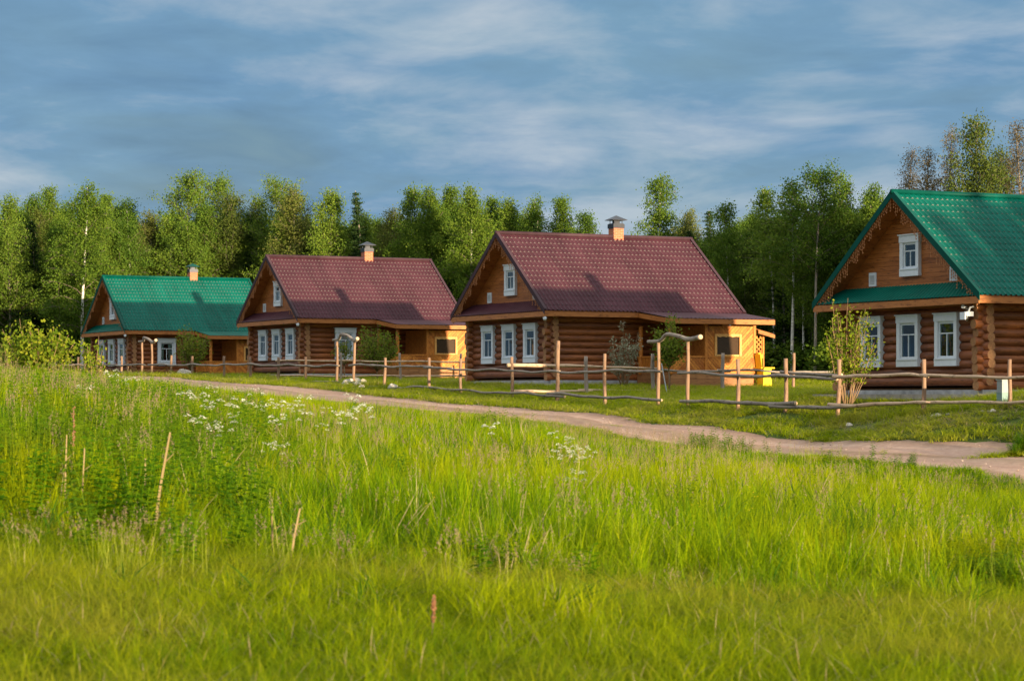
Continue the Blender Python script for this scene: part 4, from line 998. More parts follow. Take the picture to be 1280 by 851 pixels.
# ---------------------------------------------------------------- scattered ground cover (nobody could count it)
def vnoise(x, y, sc, seed):
    g = np.random.default_rng(seed).random((256, 256)); x = np.asarray(x) / sc + 100; y = np.asarray(y) / sc + 100
    xi = np.floor(x).astype(int); yi = np.floor(y).astype(int); fx = x - xi; fy = y - yi; fx = fx * fx * (3 - 2 * fx); fy = fy * fy * (3 - 2 * fy)
    a = g[xi % 256, yi % 256]; b_ = g[(xi + 1) % 256, yi % 256]; c = g[xi % 256, (yi + 1) % 256]; d = g[(xi + 1) % 256, (yi + 1) % 256]
    return (a * (1 - fx) + b_ * fx) * (1 - fy) + (c * (1 - fx) + d * fx) * fy
def scatter(name, meshes, pos, idx, rot, scl, label=None):
    coll = bpy.data.collections.new(name + '_sources')
    for i, me in enumerate(meshes):
        o = bpy.data.objects.new('%s_source_%02d' % (name, i), me); coll.objects.link(o)
    me = bpy.data.meshes.new(name); N = len(pos); me.vertices.add(N); me.vertices.foreach_set('co', np.asarray(pos, np.float32).reshape(-1))
    a = me.attributes.new('src', 'INT', 'POINT'); a.data.foreach_set('value', np.asarray(idx, np.int32))
    a = me.attributes.new('rot', 'FLOAT_VECTOR', 'POINT'); a.data.foreach_set('vector', np.asarray(rot, np.float32).reshape(-1))
    a = me.attributes.new('scl', 'FLOAT_VECTOR', 'POINT'); a.data.foreach_set('vector', np.asarray(scl, np.float32).reshape(-1))
    me.update(); o = link(name, me); tag(o, label, None, None, 'stuff')
    ng = bpy.data.node_groups.new(name, 'GeometryNodeTree'); ng.interface.new_socket('Geometry', in_out='INPUT', socket_type='NodeSocketGeometry'); ng.interface.new_socket('Geometry', in_out='OUTPUT', socket_type='NodeSocketGeometry')
    n, l = ng.nodes, ng.links; gi = n.new('NodeGroupInput'); go = n.new('NodeGroupOutput'); ip = n.new('GeometryNodeInstanceOnPoints'); ci = n.new('GeometryNodeCollectionInfo')
    ci.inputs['Collection'].default_value = coll; ci.inputs['Separate Children'].default_value = True; ci.inputs['Reset Children'].default_value = True
    def attr(nm, ty): q = n.new('GeometryNodeInputNamedAttribute'); q.data_type = ty; q.inputs['Name'].default_value = nm; return q.outputs['Attribute']
    ip.inputs['Pick Instance'].default_value = True
    l.new(gi.outputs[0], ip.inputs['Points']); l.new(ci.outputs[0], ip.inputs['Instance']); l.new(attr('src', 'INT'), ip.inputs['Instance Index'])
    l.new(attr('rot', 'FLOAT_VECTOR'), ip.inputs['Rotation']); l.new(attr('scl', 'FLOAT_VECTOR'), ip.inputs['Scale']); l.new(ip.outputs[0], go.inputs[0])
    md = o.modifiers.new('scatter', 'NODES'); md.node_group = ng
    return o
M['grass'] = leafmat('meadow_grass_blades', [(0, (.02, .075, .002)), (.3, (.085, .19, .002)), (.62, (.21, .31, .002)), (.92, (.38, .42, .003)), (1, (.44, .34, .07))], .5, patch=(.38, .37, .002), patch_amt=.55, pscale=.22, inst=.45)
M['shortgrass'] = leafmat('short_grass_blades', [(0, (.04, .10, .002)), (.5, (.21, .28, .002)), (.9, (.38, .39, .003)), (1, (.44, .33, .09))], .5, patch=(.38, .33, .03), patch_amt=.5, pscale=.35, inst=.4)
M['culm'] = leafmat('grass_culms', [(0, (.16, .22, .02)), (.6, (.30, .33, .04)), (1, (.44, .36, .14))], .35)
M['broad'] = leafmat('broad_dark_blades', [(0, (.02, .075, .006)), (.6, (.06, .15, .008)), (1, (.13, .24, .012))], .45, inst=.3)
M['verge'] = leafmat('verge_grass_blades', [(0, (.08, .15, .003)), (.5, (.27, .34, .004)), (.9, (.44, .44, .01)), (1, (.5, .38, .12))], .5, patch=(.44, .38, .06), patch_amt=.5, pscale=.4, inst=.4)
M['stalk'] = leafmat('dry_stalk_stem', [(0, (.20, .145, .06)), (1, (.34, .25, .12))], .1)
M['drygrass'] = leafmat('dry_grass_blades', [(0, (.22, .17, .08)), (1, (.48, .38, .2))], .3)
M['seed'] = leafmat('grass_seed_heads', [(0, (.16, .10, .07)), (1, (.34, .25, .16))], .3)
M['forb'] = leafmat('weed_leaves', [(0, (.015, .065, .003)), (.5, (.06, .16, .004)), (1, (.19, .30, .006))], .45, patch=(.2, .24, .015), patch_amt=.4, pscale=.3, inst=.3)
M['petal'] = leafmat('white_petals', [(0, (.48, .50, .36)), (1, (.74, .74, .62))], .35)
M['buttercup'] = leafmat('yellow_petals', [(0, (.7, .5, .02)), (1, (.85, .65, .03))], .3)
def blade(mb, x, y, a, h, bend, w, seg=4, mi=0, z0=-.03):
    dx, dy = math.cos(a), math.sin(a); sx, sy = -dy, dx; vs = []
    for i in range(seg):
        f = i / seg; o = bend * h * f * f; z = h * (f - .35 * min(1, bend) * f * f); ww = w * (1 - f * .75)
        vs += [(x + dx * o - sx * ww, y + dy * o - sy * ww, z0 + z), (x + dx * o + sx * ww, y + dy * o + sy * ww, z0 + z)]
    vs.append((x + dx * bend * h, y + dy * bend * h, z0 + h * (1 - .35 * min(1, bend))))
    fs = [(2 * i, 2 * i + 1, 2 * i + 3, 2 * i + 2) for i in range(seg - 1)] + [(2 * seg - 2, 2 * seg - 1, 2 * seg)]
    mb.add(vs, fs, mi)
def clump(seed, n, r, w, hmin=.45, bend=(.15, .7), mats=('grass', 'drygrass', 'seed'), dry=.05, heads=0):
    r_ = random.Random(seed); mb = MB()
    for i in range(n):
        a = r_.uniform(0, 6.28); q = r * math.sqrt(r_.random()); h = r_.uniform(hmin, 1)
        blade(mb, q * math.cos(a), q * math.sin(a), r_.uniform(0, 6.28), h, r_.uniform(*bend), w * r_.uniform(.7, 1.2), 4, 1 if r_.random() < dry else 0)
    for i in range(heads):                                    # flowering stems with a loose head
        a = r_.uniform(0, 6.28); q = r * math.sqrt(r_.random()); x, y = q * math.cos(a), q * math.sin(a); h = r_.uniform(1.0, 1.35); b_ = r_.uniform(.02, .2); d = r_.uniform(0, 6.28)
        blade(mb, x, y, d, h, b_, w * .45, 3, 0)
        for k in range(16):
            f = r_.uniform(.82, 1.0); o = b_ * h * f * f; px, py, pz = x + math.cos(d) * o + r_.uniform(-.02, .02), y + math.sin(d) * o + r_.uniform(-.02, .02), h * f
            t = r_.uniform(.007, .012); e = r_.uniform(0, 6.28); mb.add([(px - t * .4 * math.cos(e), py - t * .4 * math.sin(e), pz), (px, py, pz - t), (px + t * .4 * math.cos(e), py + t * .4 * math.sin(e), pz), (px, py, pz + t)], [(0, 1, 2, 3)], 2)
    return mb.mesh('clump', [M[k] for k in mats])
def forb(seed, h=1.0, leaf=.11, n=26, stems=3, mat='forb', flower=None):
    r_ = random.Random(seed); mb = MB()
    for s in range(stems):
        a0 = r_.uniform(0, 6.28); bx_, by_ = .1 * math.cos(a0), .1 * math.sin(a0); lx, ly = r_.uniform(-.14, .14), r_.uniform(-.14, .14); hh = h * r_.uniform(.7, 1)
        mb.tube([(bx_, by_, -.05), (bx_ + lx * .5, by_ + ly * .5, hh * .5), (bx_ + lx, by_ + ly, hh)], [.006, .005, .002], 4)
        for i in range(n):
            f = .12 + .88 * (i + r_.random()) / n; a = i * 2.4 + r_.uniform(-.4, .4); p = Vector((bx_ + lx * f, by_ + ly * f, hh * f)); L_ = leaf * r_.uniform(.7, 1.25) * (1.15 - .55 * f)
            d = Vector((math.cos(a), math.sin(a), r_.uniform(.1, .8))).normalized(); sd = Vector((-math.sin(a), math.cos(a), 0)); tip = p + d * L_ + Vector((0, 0, -.35 * L_)); md = p + d * L_ * .5
            mb.add([p, md + sd * L_ * .19, tip, md - sd * L_ * .19], [(0, 1, 2, 3)])
        if flower:
            for i in range(2):
                p = Vector((bx_ + lx + r_.uniform(-.05, .05), by_ + ly + r_.uniform(-.05, .05), hh + r_.uniform(-.06, .04))); t = .011
                mb.add([p + Vector((-t, 0, 0)), p + Vector((0, -t, 0)), p + Vector((t, 0, .006)), p + Vector((0, t, .006))], [(0, 1, 2, 3)], 1)
    return mb.mesh('weed', [M[mat]] + ([M[flower]] if flower else []))
GR = np.random.default_rng(21)
def sample(n_per, Y0, Y1, m=(5.0, 6.0), k=.215):
    """points in the strip between the distances Y0 and Y1 that the camera looks over, n_per per square metre"""
    A = k * (Y1 ** 2 - Y0 ** 2) + (m[0] + m[1]) * (Y1 - Y0); n_ = int(n_per * A * 1.25); y = GR.uniform(Y0, Y1, n_ * 2); wmax = 2 * k * Y1 + m[0] + m[1]
    keep = GR.random(n_ * 2) < (2 * k * y + m[0] + m[1]) / wmax; y = y[keep]; n2 = int(n_per * A)
    y = y[:n2]; x = -k * y - m[0] + GR.random(len(y)) * (2 * k * y + m[0] + m[1]); return x, y
def houses_mask(x, y, pad=.15):
    out = np.zeros(len(x), bool)
    for (hx, hy, hz) in HOUSES:
        dx, dy = x - hx, y - hy; a = dx * U.x + dy * U.y; b_ = dx * V.x + dy * V.y
        out |= (a > -.85 - pad) & (a < 8.15 + pad) & (b_ > -.85 - pad) & (b_ < 7.6 + pad); out |= (a > 3.85 - pad) & (a < 8.0 + pad) & (b_ > -2.95 - pad) & (b_ < 0)
    return out
def put(name, meshes, x, y, h, wid=1.0, tilt=.12, label=None):
    N = len(x); z = ground_np(x, y); rot = np.stack([GR.normal(0, tilt, N), GR.normal(0, tilt, N), GR.uniform(0, 6.28, N)], -1)
    w = np.broadcast_to(np.asarray(wid, float), (N,)); scatter(name, meshes, np.stack([x, y, z], -1), GR.integers(0, len(meshes), N), rot, np.stack([w, w, np.asarray(h) * np.ones(N)], -1), label)
# tall meadow grass
tall = [clump(100 + i, 15 + i % 4 * 3, .07 + .02 * (i % 3), .0055, hmin=.35, bend=(.04, .55), dry=.02) for i in range(10)]
def culms(seed, n, w, spread):
    r_ = random.Random(seed); mb = MB()
    for i in range(n):
        x, y = r_.gauss(0, spread), r_.gauss(0, spread); h = r_.uniform(.75, 1.0); b_ = r_.uniform(.02, .22); d = r_.uniform(0, 6.28); blade(mb, x, y, d, h, b_, w, 4, 0)
        for k in range(18):
            f = r_.uniform(.80, 1.0); o = b_ * h * f * f; q = .018 * (1.1 - abs(f - .88) * 6) if f < .98 else .004; px, py, pz = x + math.cos(d) * o + r_.gauss(0, .5) * q, y + math.sin(d) * o + r_.gauss(0, .5) * q, h * (f - .35 * b_ * f * f)
            t = r_.uniform(.006, .011); e = r_.uniform(0, 6.28); c, s = math.cos(e) * t * .4, math.sin(e) * t * .4; mb.add([(px - c, py - s, pz), (px, py, pz - t), (px + c, py + s, pz), (px, py, pz + t)], [(0, 1, 2, 3)], 1)
    return mb.mesh('culm', [M['culm'], M['seed']])
tallw = [clump(200 + i, 16 + i, .12 + .03 * (i % 3), .009, hmin=.35, bend=(.05, .6), dry=.03) for i in range(7)]
broad = [clump(250 + i, 16, .09, .009, hmin=.4, bend=(.15, .8), mats=('broad', 'broad', 'seed'), dry=0) for i in range(4)]
lowc = [clump(300 + i, 34, .15, .0036, bend=(.08, .55), mats=('shortgrass', 'drygrass', 'seed'), dry=.04) for i in range(6)]
loww = [clump(400 + i, 24, .24, .010, bend=(.1, .8), mats=('verge', 'drygrass', 'seed'), dry=.08) for i in range(5)]
def meadow(x, y):
    t, o = road_coords(x, y); a, b_ = road_edges(t); return o > b_ + .0 + .25 * (vnoise(x, y, .8, 3) - .5)
def hgt(x, y):
    pxx = 640 + x / y * F; h = .40 + .42 * vnoise(x, y, 3.2, 5) + .16 * (vnoise(x, y, .9, 6) - .5)
    h = h * np.clip((y - 13.0 - 7 * vnoise(x, y, 2.8, 8)) / 5.0, .36, 1)
    t, o = road_coords(x, y); a, b_ = road_edges(t); h = h * np.clip(.26 + (o - b_) / 13.0, .26, 1) * np.where(pxx < 350, 1.0 + .25 * np.clip((350 - pxx) / 350, 0, 1), 1.0); return h
xs, ys = [], []
for (y0, y1, dn) in ((11.0, 20, 62), (20, 30, 50), (30, 42, 36)):
    x, y = sample(dn, y0, y1); k = meadow(x, y) & (GR.random(len(x)) < .12 + 1.0 * vnoise(x, y, .75, 9) ** 1.3 + .25 * vnoise(x, y, 3.1, 10)); xs.append(x[k]); ys.append(y[k])
x = np.concatenate(xs); y = np.concatenate(ys)
hh = hgt(x, y) * GR.uniform(.6, 1.35, len(x)); put('meadow_grass', tall, x, y, hh, np.clip(hh / .5, .35, 1.0), label='tall uneven meadow grass in front of the road')
x, y = sample(24, 42, 90); k = meadow(x, y) & (GR.random(len(x)) < .2 + 1.0 * vnoise(x, y, 1.0, 9)); x, y = x[k], y[k]
put('far_meadow_grass', tallw, x, y, hgt(x, y) * GR.uniform(.7, 1.2, len(x)), 1.0, label='meadow grass further up towards the road')
x, y = sample(4.5, 18, 72); pr = np.clip(1.7 * (vnoise(x, y, 2.6, 51) - .38), 0, 1); k = meadow(x, y) & (GR.random(len(x)) < pr); x, y = x[k], y[k]
put('flowering_grass', [culms(700 + i, 5, .0022, .07) for i in range(5)], x, y, (hgt(x, y) * .75 + .38) * GR.uniform(.8, 1.15, len(x)), 1.0, .08, label='thin flowering grass stems with tan and purplish heads')
x, y = sample(4, 17, 70); pr = np.clip(2.2 * (vnoise(x, y, 2.0, 61) - .5), 0, 1); k = meadow(x, y) & (GR.random(len(x)) < pr); x, y = x[k], y[k]
put('broad_grass', broad, x, y, hgt(x, y) * GR.uniform(.9, 1.3, len(x)), 1.2, label='dark green broad-bladed grass tufts in the meadow')
dryt = [clump(270 + i, 7, .08, .006, hmin=.45, bend=(.05, .7), mats=('drygrass', 'drygrass', 'seed'), dry=0) for i in range(4)]
x, y = sample(.55, 19, 60); k = meadow(x, y) & (GR.random(len(x)) < .2 + .8 * (x < .03 * y)); x, y = x[k], y[k]
tb = np.r_[GR.normal(-3, 2.2, 90), GR.normal(-7, 2, 60)]; ob = GR.uniform(.4, 1.7, 150); qb = np.array([fence_xy(a_, b2) for a_, b2 in zip(tb, ob)]); hb = GR.uniform(.08, .2, 150)
put('dry_grass', dryt, np.r_[x, qb[:, 0]], np.r_[y, qb[:, 1]], np.r_[(hgt(x, y) + .1) * GR.uniform(.8, 1.35, len(x)), hb], 1.0, .25, label='dry tan grass tufts left over in the meadow')
# short undergrowth of the meadow: closes the ground
x, y = sample(26, 11, 42); x7, y7 = sample(34, 11, 21); x, y = np.r_[x, x7], np.r_[y, y7]; k = meadow(x, y); x, y = x[k], y[k]
put('meadow_undergrass', lowc, x, y, GR.uniform(.12, .30, len(x)), 1.1, label='short grass growing under the taller meadow grass')
# verge, yards and the ground up to the wood
x, y = sample(16, 50, 175, (4, 6)); t, o = road_coords(x, y); a, b_ = road_edges(t)
k = (o < a + .15 * (vnoise(x, y, .7, 13) - .3)) & ~houses_mask(x, y) & (GR.random(len(x)) < np.where(y > 110, .55, 1.0))
bank = (t > -14) & (t < 6) & (o > -.3) & (o < 2.4)
k &= ~(bank & (vnoise(x, y, 1.1, 17) > .62) & (o > .2) & (o < 1.5)); x, y, o = x[k], y[k], o[k]
h = np.where(o > 0, .10 + .18 * vnoise(x, y, 1.5, 14), .09 + .13 * vnoise(x, y, 2.0, 15)) * GR.uniform(.7, 1.3, len(x)); h = np.where(np.abs(o) < .25, h * 1.5, h); h = np.where(o < -17, h * 2.2, h)
put('verge_grass', loww, x, y, h, np.where(y > 110, 1.35, 1.0), label='short grass of the verge and the yards')
# grass tongue and sprigs in the road
x, y = at(1268 + GR.normal(0, 24, 70), GR.normal(60.6, .25, 70)); t, o = road_coords(x, y); a, b_ = road_edges(t); k = (o > a) & (x > .182 * y); x2, y2 = x[k], y[k]
tq = GR.uniform(-12, 70, 260); mid = GR.normal(.48, .06, 260); a, b_ = road_edges(tq); q = np.array([fence_xy(t_, a_ + (bb - a_) * m_) for t_, a_, bb, m_ in zip(tq, a, b_, mid)]); kk = vnoise(q[:, 0], q[:, 1], 2.0, 31) > .62
put('road_grass', loww, np.r_[x2, q[kk, 0]], np.r_[y2, q[kk, 1]], np.r_[GR.uniform(.08, .2, len(x2)), GR.uniform(.05, .12, kk.sum())], np.r_[np.full(len(x2), 1.), np.full(kk.sum(), .6)], label='grass tufts growing in the road')
pebs = []
for i in range(4):
    mb = MB(); r_ = random.Random(i); k_ = [(r_.uniform(.7, 1.1)) for _ in range(12)]; vs = [(0, 0, -.5)] + [(k_[j] * math.cos(j * 1.047), k_[j] * math.sin(j * 1.047), r_.uniform(-.1, .2)) for j in range(6)] + [(.1, 0, .6)]
    mb.add(vs, [(0, 1 + (j + 1) % 6, 1 + j) for j in range(6)] + [(7, 1 + j, 1 + (j + 1) % 6) for j in range(6)]); pebs.append(mb.mesh('pebble', M['pebble']))
tq = GR.uniform(-16, 75, 1500); mid = GR.random(1500); a, b_ = road_edges(tq); q = np.array([fence_xy(t_, a_ + (bb - a_) * m_) for t_, a_, bb, m_ in zip(tq, a, b_, mid)]); s_ = .012 + .03 * GR.random(1500) ** 3
put('gravel', pebs, q[:, 0], q[:, 1], s_, s_, .2, label='small loose stones on the dirt road')
# broad-leaved weeds
weeds = [forb(500 + i, 1.0, .13, 28, 3) for i in range(4)] + [forb(520 + i, .8, .10, 22, 5) for i in range(3)]
x, y = sample(9, 17, 70); pxx = 640 + x / y * F
pr = np.clip((380 - pxx) / 260, 0, 1.0) * np.clip((y - 19) / 6, 0, 1) * (.35 + vnoise(x, y, 2.2, 22)) + .14 * (vnoise(x, y, 1.8, 23) > .70)
t, o = road_coords(x, y); a, b_ = road_edges(t); edge = (o > b_ + .2) & (o < b_ + 3.2) & (t > 5); pr = np.where(edge, np.maximum(pr, .75 * (vnoise(x, y, 2.4, 24) > .56)), pr)
k = meadow(x, y) & (GR.random(len(x)) < pr); x, y = x[k], y[k]; pxx = 640 + x / y * F
h = GR.uniform(.55, 1.0, len(x)) * np.where(pxx < 330, 1.0, .72) * np.where(y > 48, .85, 1)
x3, y3 = at(GR.normal(622, 24, 60), GR.normal(61, 1.2, 60)); x4, y4 = at(GR.normal(885, 16, 26), GR.normal(62, 1.2, 26)); x5, y5 = at(GR.normal(1282, 9, 26), GR.normal(61.0, .4, 26)); x6, y6 = at(GR.normal(1240, 30, 50), GR.normal(24, 1.2, 50))
put('weeds', weeds, np.r_[x, x3, x4, x5, x6], np.r_[y, y3, y4, y5, y6], np.r_[h, GR.uniform(.5, .95, 60), GR.uniform(.5, .85, 26), GR.uniform(.3, .6, 26), GR.uniform(.3, .55, 50)], 1.0, label='leafy weeds and nettles among the grass')
# buttercups, tiny
bc = [forb(600 + i, .55, .04, 4, 3, 'grass', 'buttercup') for i in range(3)]
x, y = sample(2.2, 15, 45); k = meadow(x, y) & (vnoise(x, y, 3.0, 41) > .6) & (x > -1); x, y = x[k], y[k]; x, y = x[::3], y[::3]; put('buttercups', bc, x, y, GR.uniform(.8, 1.2, len(x)), .7, label='tiny yellow buttercups among the grass')
# undergrowth at the foot of the wood, and the wood itself behind the first trees
def edgeY(px): return np.interp(px, [-200, 0, 100, 300, 500, 700, 900, 1000, 1200, 1500], [166, 164, 165, 168, 156, 144, 127, 120, 107, 100])
def brush(seed, N, mat, R=1.1, H=2.0, s=.10):
    g = np.random.default_rng(seed); u = g.random((N, 3)); c = np.stack([g.normal(0, R * .5, N), g.normal(0, R * .5, N), (u[:, 2] ** .8) * H], -1); c[:, :2] *= (1.1 - .6 * (c[:, 2:] / H))
    k = 7; cen = np.stack([g.normal(0, R * .45, k), g.normal(0, R * .45, k), g.uniform(.3, 1, k) * H], -1); w = g.integers(0, k, N); c = c * .45 + cen[w] * .55 + g.normal(0, .12, (N, 3))
    a = g.normal(0, 1, (N, 3)); a /= np.linalg.norm(a, axis=1, keepdims=True); b_ = np.cross(a, g.normal(0, 1, (N, 3))); b_ /= np.linalg.norm(b_, axis=1, keepdims=True); ss = s * g.uniform(.6, 1.3, (N, 1))
    return quads_mesh('brush', np.stack([c - a * ss, c + b_ * ss * .6, c + a * ss, c - b_ * ss * .6], 1), 4, M[mat])
br = [brush(i, 900, 'lf_green') for i in range(3)] + [brush(9, 700, 'lf_olive'), brush(10, 900, 'lf_birch')]
px = GR.uniform(-120, 1420, 620); Y = edgeY(px) + np.abs(GR.normal(0, 1, 620)) * 8 + 1.0; x, y = at(px, Y)
put('undergrowth', br, x, y, GR.uniform(.45, 1.5, 620) * np.where(px > 860, .8, 1), 1.25, .05, label='bushy undergrowth at the foot of the wood')
def joined(k, v):
    tm, cm = PROTO[k][v]; me = bpy.data.meshes.new('wood_tree'); a = np.empty(len(tm.vertices) * 3, np.float32); tm.vertices.foreach_get('co', a); c = np.empty(len(cm.vertices) * 3, np.float32); cm.vertices.foreach_get('co', c)
    nv = len(tm.vertices); mi_ = [p.material_index * 2 for p in tm.polygons]; fs = [tuple(p.vertices) for p in tm.polygons] + [tuple(i + nv for i in p.vertices) for p in cm.polygons]
    me.from_pydata(np.concatenate([a, c]).reshape(-1, 3).tolist(), [], fs); me.materials.append(tm.materials[0]); me.materials.append(cm.materials[0]); me.materials.append(tm.materials[1])
    me.polygons.foreach_set('material_index', mi_ + [1] * len(cm.polygons)); me.update(); return me
wt = [joined(*q) for q in (('full', 0), ('full', 1), ('lush', 0), ('olive', 0), ('spruce', 0), ('spruce', 1), ('birch2', 1), ('full', 2))]
NWD = 420; px = np.linspace(-150, 1450, NWD) + GR.normal(0, 6, NWD); row = np.arange(NWD) % 5; Y = edgeY(px) + 6 + row * 5.5 + GR.uniform(-2, 2, NWD); x, y = at(px, Y); y = y.copy()
ns_ = 14; qq = np.linspace(-3.6, 4.2, ns_); x[:ns_] = 36.5 + .859 * qq + (np.arange(ns_) % 2) * 1.2; y[:ns_] = 44.6 + .512 * qq - (np.arange(ns_) % 2) * 2.2; Y[:ns_] = 0  # first points: unseen tree row added to shade the nearest house
z = ground_np(x, y)
top = np.interp(px, [0, 100, 200, 330, 480, 560, 640, 740, 780, 860, 940, 1060, 1130, 1300, 1500], [262, 256, 268, 262, 272, 258, 268, 290, 315, 285, 272, 262, 246, 243, 290]) + GR.uniform(-2, 42, NWD)
Hh = np.where(Y == 0, np.where(x < 35.2, 8.5, 9.2) - z + GR.uniform(-.4, .3, NWD), (HY - top) / F * Y - z); rot = np.stack([np.zeros(NWD), np.zeros(NWD), GR.uniform(0, 6.28, NWD)], -1); w_ = np.sqrt(Hh / HP) * GR.uniform(.85, 1.15, NWD); src_ = GR.choice(8, NWD, p=[.17, .15, .13, .13, .14, .1, .06, .12]); src_[:ns_] = 0; w_[:ns_] *= .62
scatter('woodland', wt, np.stack([x, y, z], -1), src_, rot, np.stack([w_, w_, Hh / HP], -1), 'dense mixed wood behind the first trees, with unseen trees added to shade the nearest house')

# ---------------------------------------------------------------- plants one can single out
def parsley(seed):
    r_ = random.Random(seed); h = 1.0; st = MB(); fl = MB(); lf = MB()
    st.tube([(0, 0, -.1), (.02, .01, .4), (.04, 0, .72)], [.007, .006, .004], 5)
    for i in range(r_.randint(5, 7)):
        a = i * 1.2 + r_.uniform(-.3, .3); z0 = r_.uniform(.4, .7); e = Vector((math.cos(a) * r_.uniform(.10, .24), math.sin(a) * r_.uniform(.10, .24), r_.uniform(.78, 1.05))); b0 = Vector((.03, 0, z0))
        st.tube([b0, b0.lerp(e, .5) + Vector((0, 0, .03)), e], [.004, .003, .002], 4)
        for k in range(14):
            rr = .065 * math.sqrt(r_.random()); b = r_.uniform(0, 6.28); c = e + Vector((rr * math.cos(b), rr * math.sin(b), (.06 - rr * .9))); t = r_.uniform(.013, .022)
            for q in range(2):
                n1 = Vector((r_.uniform(-1, 1), r_.uniform(-1, 1), r_.uniform(-.4, .4))).normalized() * t; n2 = n1.cross(Vector((r_.uniform(-.4, .4), r_.uniform(-.6, .6), 1))).normalized() * t
                fl.add([c - n1, c + n2, c + n1, c - n2], [(0, 1, 2, 3)])
    for i in range(5):
        a = i * 1.3; 
        for k in range(12):
            f = .1 + .3 * k / 12; p = Vector((math.cos(a) * f, math.sin(a) * f, .12 + f * .7)); t = .05; b = a + (1 if k % 2 else -1) * 1.1
            q = p + Vector((math.cos(b), math.sin(b), .2)) * t; s_ = Vector((-math.sin(b), math.cos(b), 0)) * .014; lf.add([p, p.lerp(q, .5) + s_, q, p.lerp(q, .5) - s_], [(0, 1, 2, 3)])
    return st.mesh('stem', M['forb']), fl.mesh('blossoms', M['petal']), lf.mesh('leaves', M['forb'])
PA = [parsley(i) for i in range(4)]
def plant_parsley(px, Y, h, label, group):
    x, y = at(px, Y); o = empty('cow_parsley', (x, y, gz(x, y)), rnd.uniform(0, 6)); o.scale = (h, h, h); tag(o, label, 'wildflower', group); a = PA[rnd.randint(0, 3)]
    link('stem', a[0], o); link('blossoms', a[1], o); link('leaves', a[2], o)
for i in range(34):
    px = rnd.choice((rnd.gauss(340, 50), rnd.gauss(400, 50), rnd.gauss(290, 60), rnd.gauss(210, 80))); Y = rnd.uniform(30, 56)
    plant_parsley(px, Y, rnd.uniform(.5, .9), 'white cow parsley in the crowded patch below the farthest houses', 'crowded white cow parsley')
for px, Y in ((692, 48), (703, 44), (712, 46), (716, 40), (700, 38), (722, 36), (731, 41), (709, 35), (722, 30), (717, 29.5), (735, 39)):
    plant_parsley(px, Y, rnd.uniform(.55, .72), 'white cow parsley in the small cluster alone in the middle of the meadow', 'small cluster of white cow parsley')
for px, Y, lb in ((440, 50, 'cow parsley bloom between the crowded patch and the road bend'), (455, 44, 'cow parsley bloom at the right end of the crowded patch'), (614, 40, 'lone cow parsley left of the small white cluster'), (140, 50, 'tall cow parsley at the left end of the crowded patch')):
    plant_parsley(px, Y, .9, lb, None)
def stalk(px, Y, H, dx, label, r=.010):
    x, y = at(px, Y); o = empty('dry_stalk', (x, y, gz(x, y))); tag(o, label, 'stalk', 'dry broken stalks in the grass'); mb = MB()
    mb.tube([(0, 0, -.05), (dx * .45, .02, H * .5), (dx, .03, H)], [r, r * .9, r * .6], 5); mb.tube([(dx * .7, .02, H * .72), (dx * .7 + .08, .02, H * .8)], [r * .4, r * .2], 4)
    mb.build('stem', M['stalk'], o)
stalk(190, 22.5, .98, .16, 'tall tan dry stalk leaning right, in front of the crowded white flowers', .015); stalk(181, 22.8, .72, .0, 'upright tan dry stalk left of the tall leaning one', .011); stalk(80, 23.5, .85, .02, 'short upright dry stalk far left in the tall grass')
stalk(361, 20.6, .50, .09, 'pale dry stalk leaning right in the middle of the tall grass', .012); stalk(341, 21, .40, -.01, 'short dry stalk beside the pale leaning one'); stalk(101, 23.2, .75, .03, 'thin dry stalk right of the short upright one')
def dock(px, Y, H, label):
    x, y = at(px, Y); o = empty('dock_plant', (x, y, gz(x, y))); tag(o, label, 'plant', 'reddish dock plants'); mb = MB(); mb.tube([(0, 0, 0), (.01, 0, H)], [.005, .003], 5); mb.build('stem', M['seed'], o); fl = MB(); r_ = random.Random(int(px))
    for k in range(70):
        z = H * r_.uniform(.55, 1.02); a = r_.uniform(0, 6.28); q = .014; p = Vector((math.cos(a) * q * r_.random() + .01, math.sin(a) * q * r_.random(), z)); t = .011
        n1 = Vector((r_.uniform(-1, 1), r_.uniform(-1, 1), r_.uniform(-1, 1))).normalized() * t; n2 = n1.orthogonal().normalized() * t; fl.add([p - n1, p + n2, p + n1, p - n2], [(0, 1, 2, 3)])
    fl.build('seed_head', M['dockred'], o)
M['dockred'] = leafmat('reddish_seed_head', [(0, (.22, .09, .045)), (1, (.34, .17, .09))], .3)
dock(540, 15.2, .34, 'reddish dock seed head low in the near short grass'); dock(91, 27, .95, 'reddish dock seed head standing in tall weeds at the left')

# ---------------------------------------------------------------- sky, sun, camera
W = bpy.data.worlds.new('World'); SC.world = W; W.use_nodes = True; n, l = W.node_tree.nodes, W.node_tree.links; bg = n['Background']
sk = n.new('ShaderNodeTexSky'); sk.sky_type = 'NISHITA'; sk.sun_disc = False
sk.sun_elevation = math.asin(SUN.z); sk.sun_rotation = math.atan2(SUN.x, SUN.y); sk.air_density = 1.0; sk.dust_density = .6; sk.ozone_density = 2.0
tc = n.new('ShaderNodeTexCoord'); sx = n.new('ShaderNodeSeparateXYZ'); l.new(tc.outputs['Generated'], sx.inputs[0])
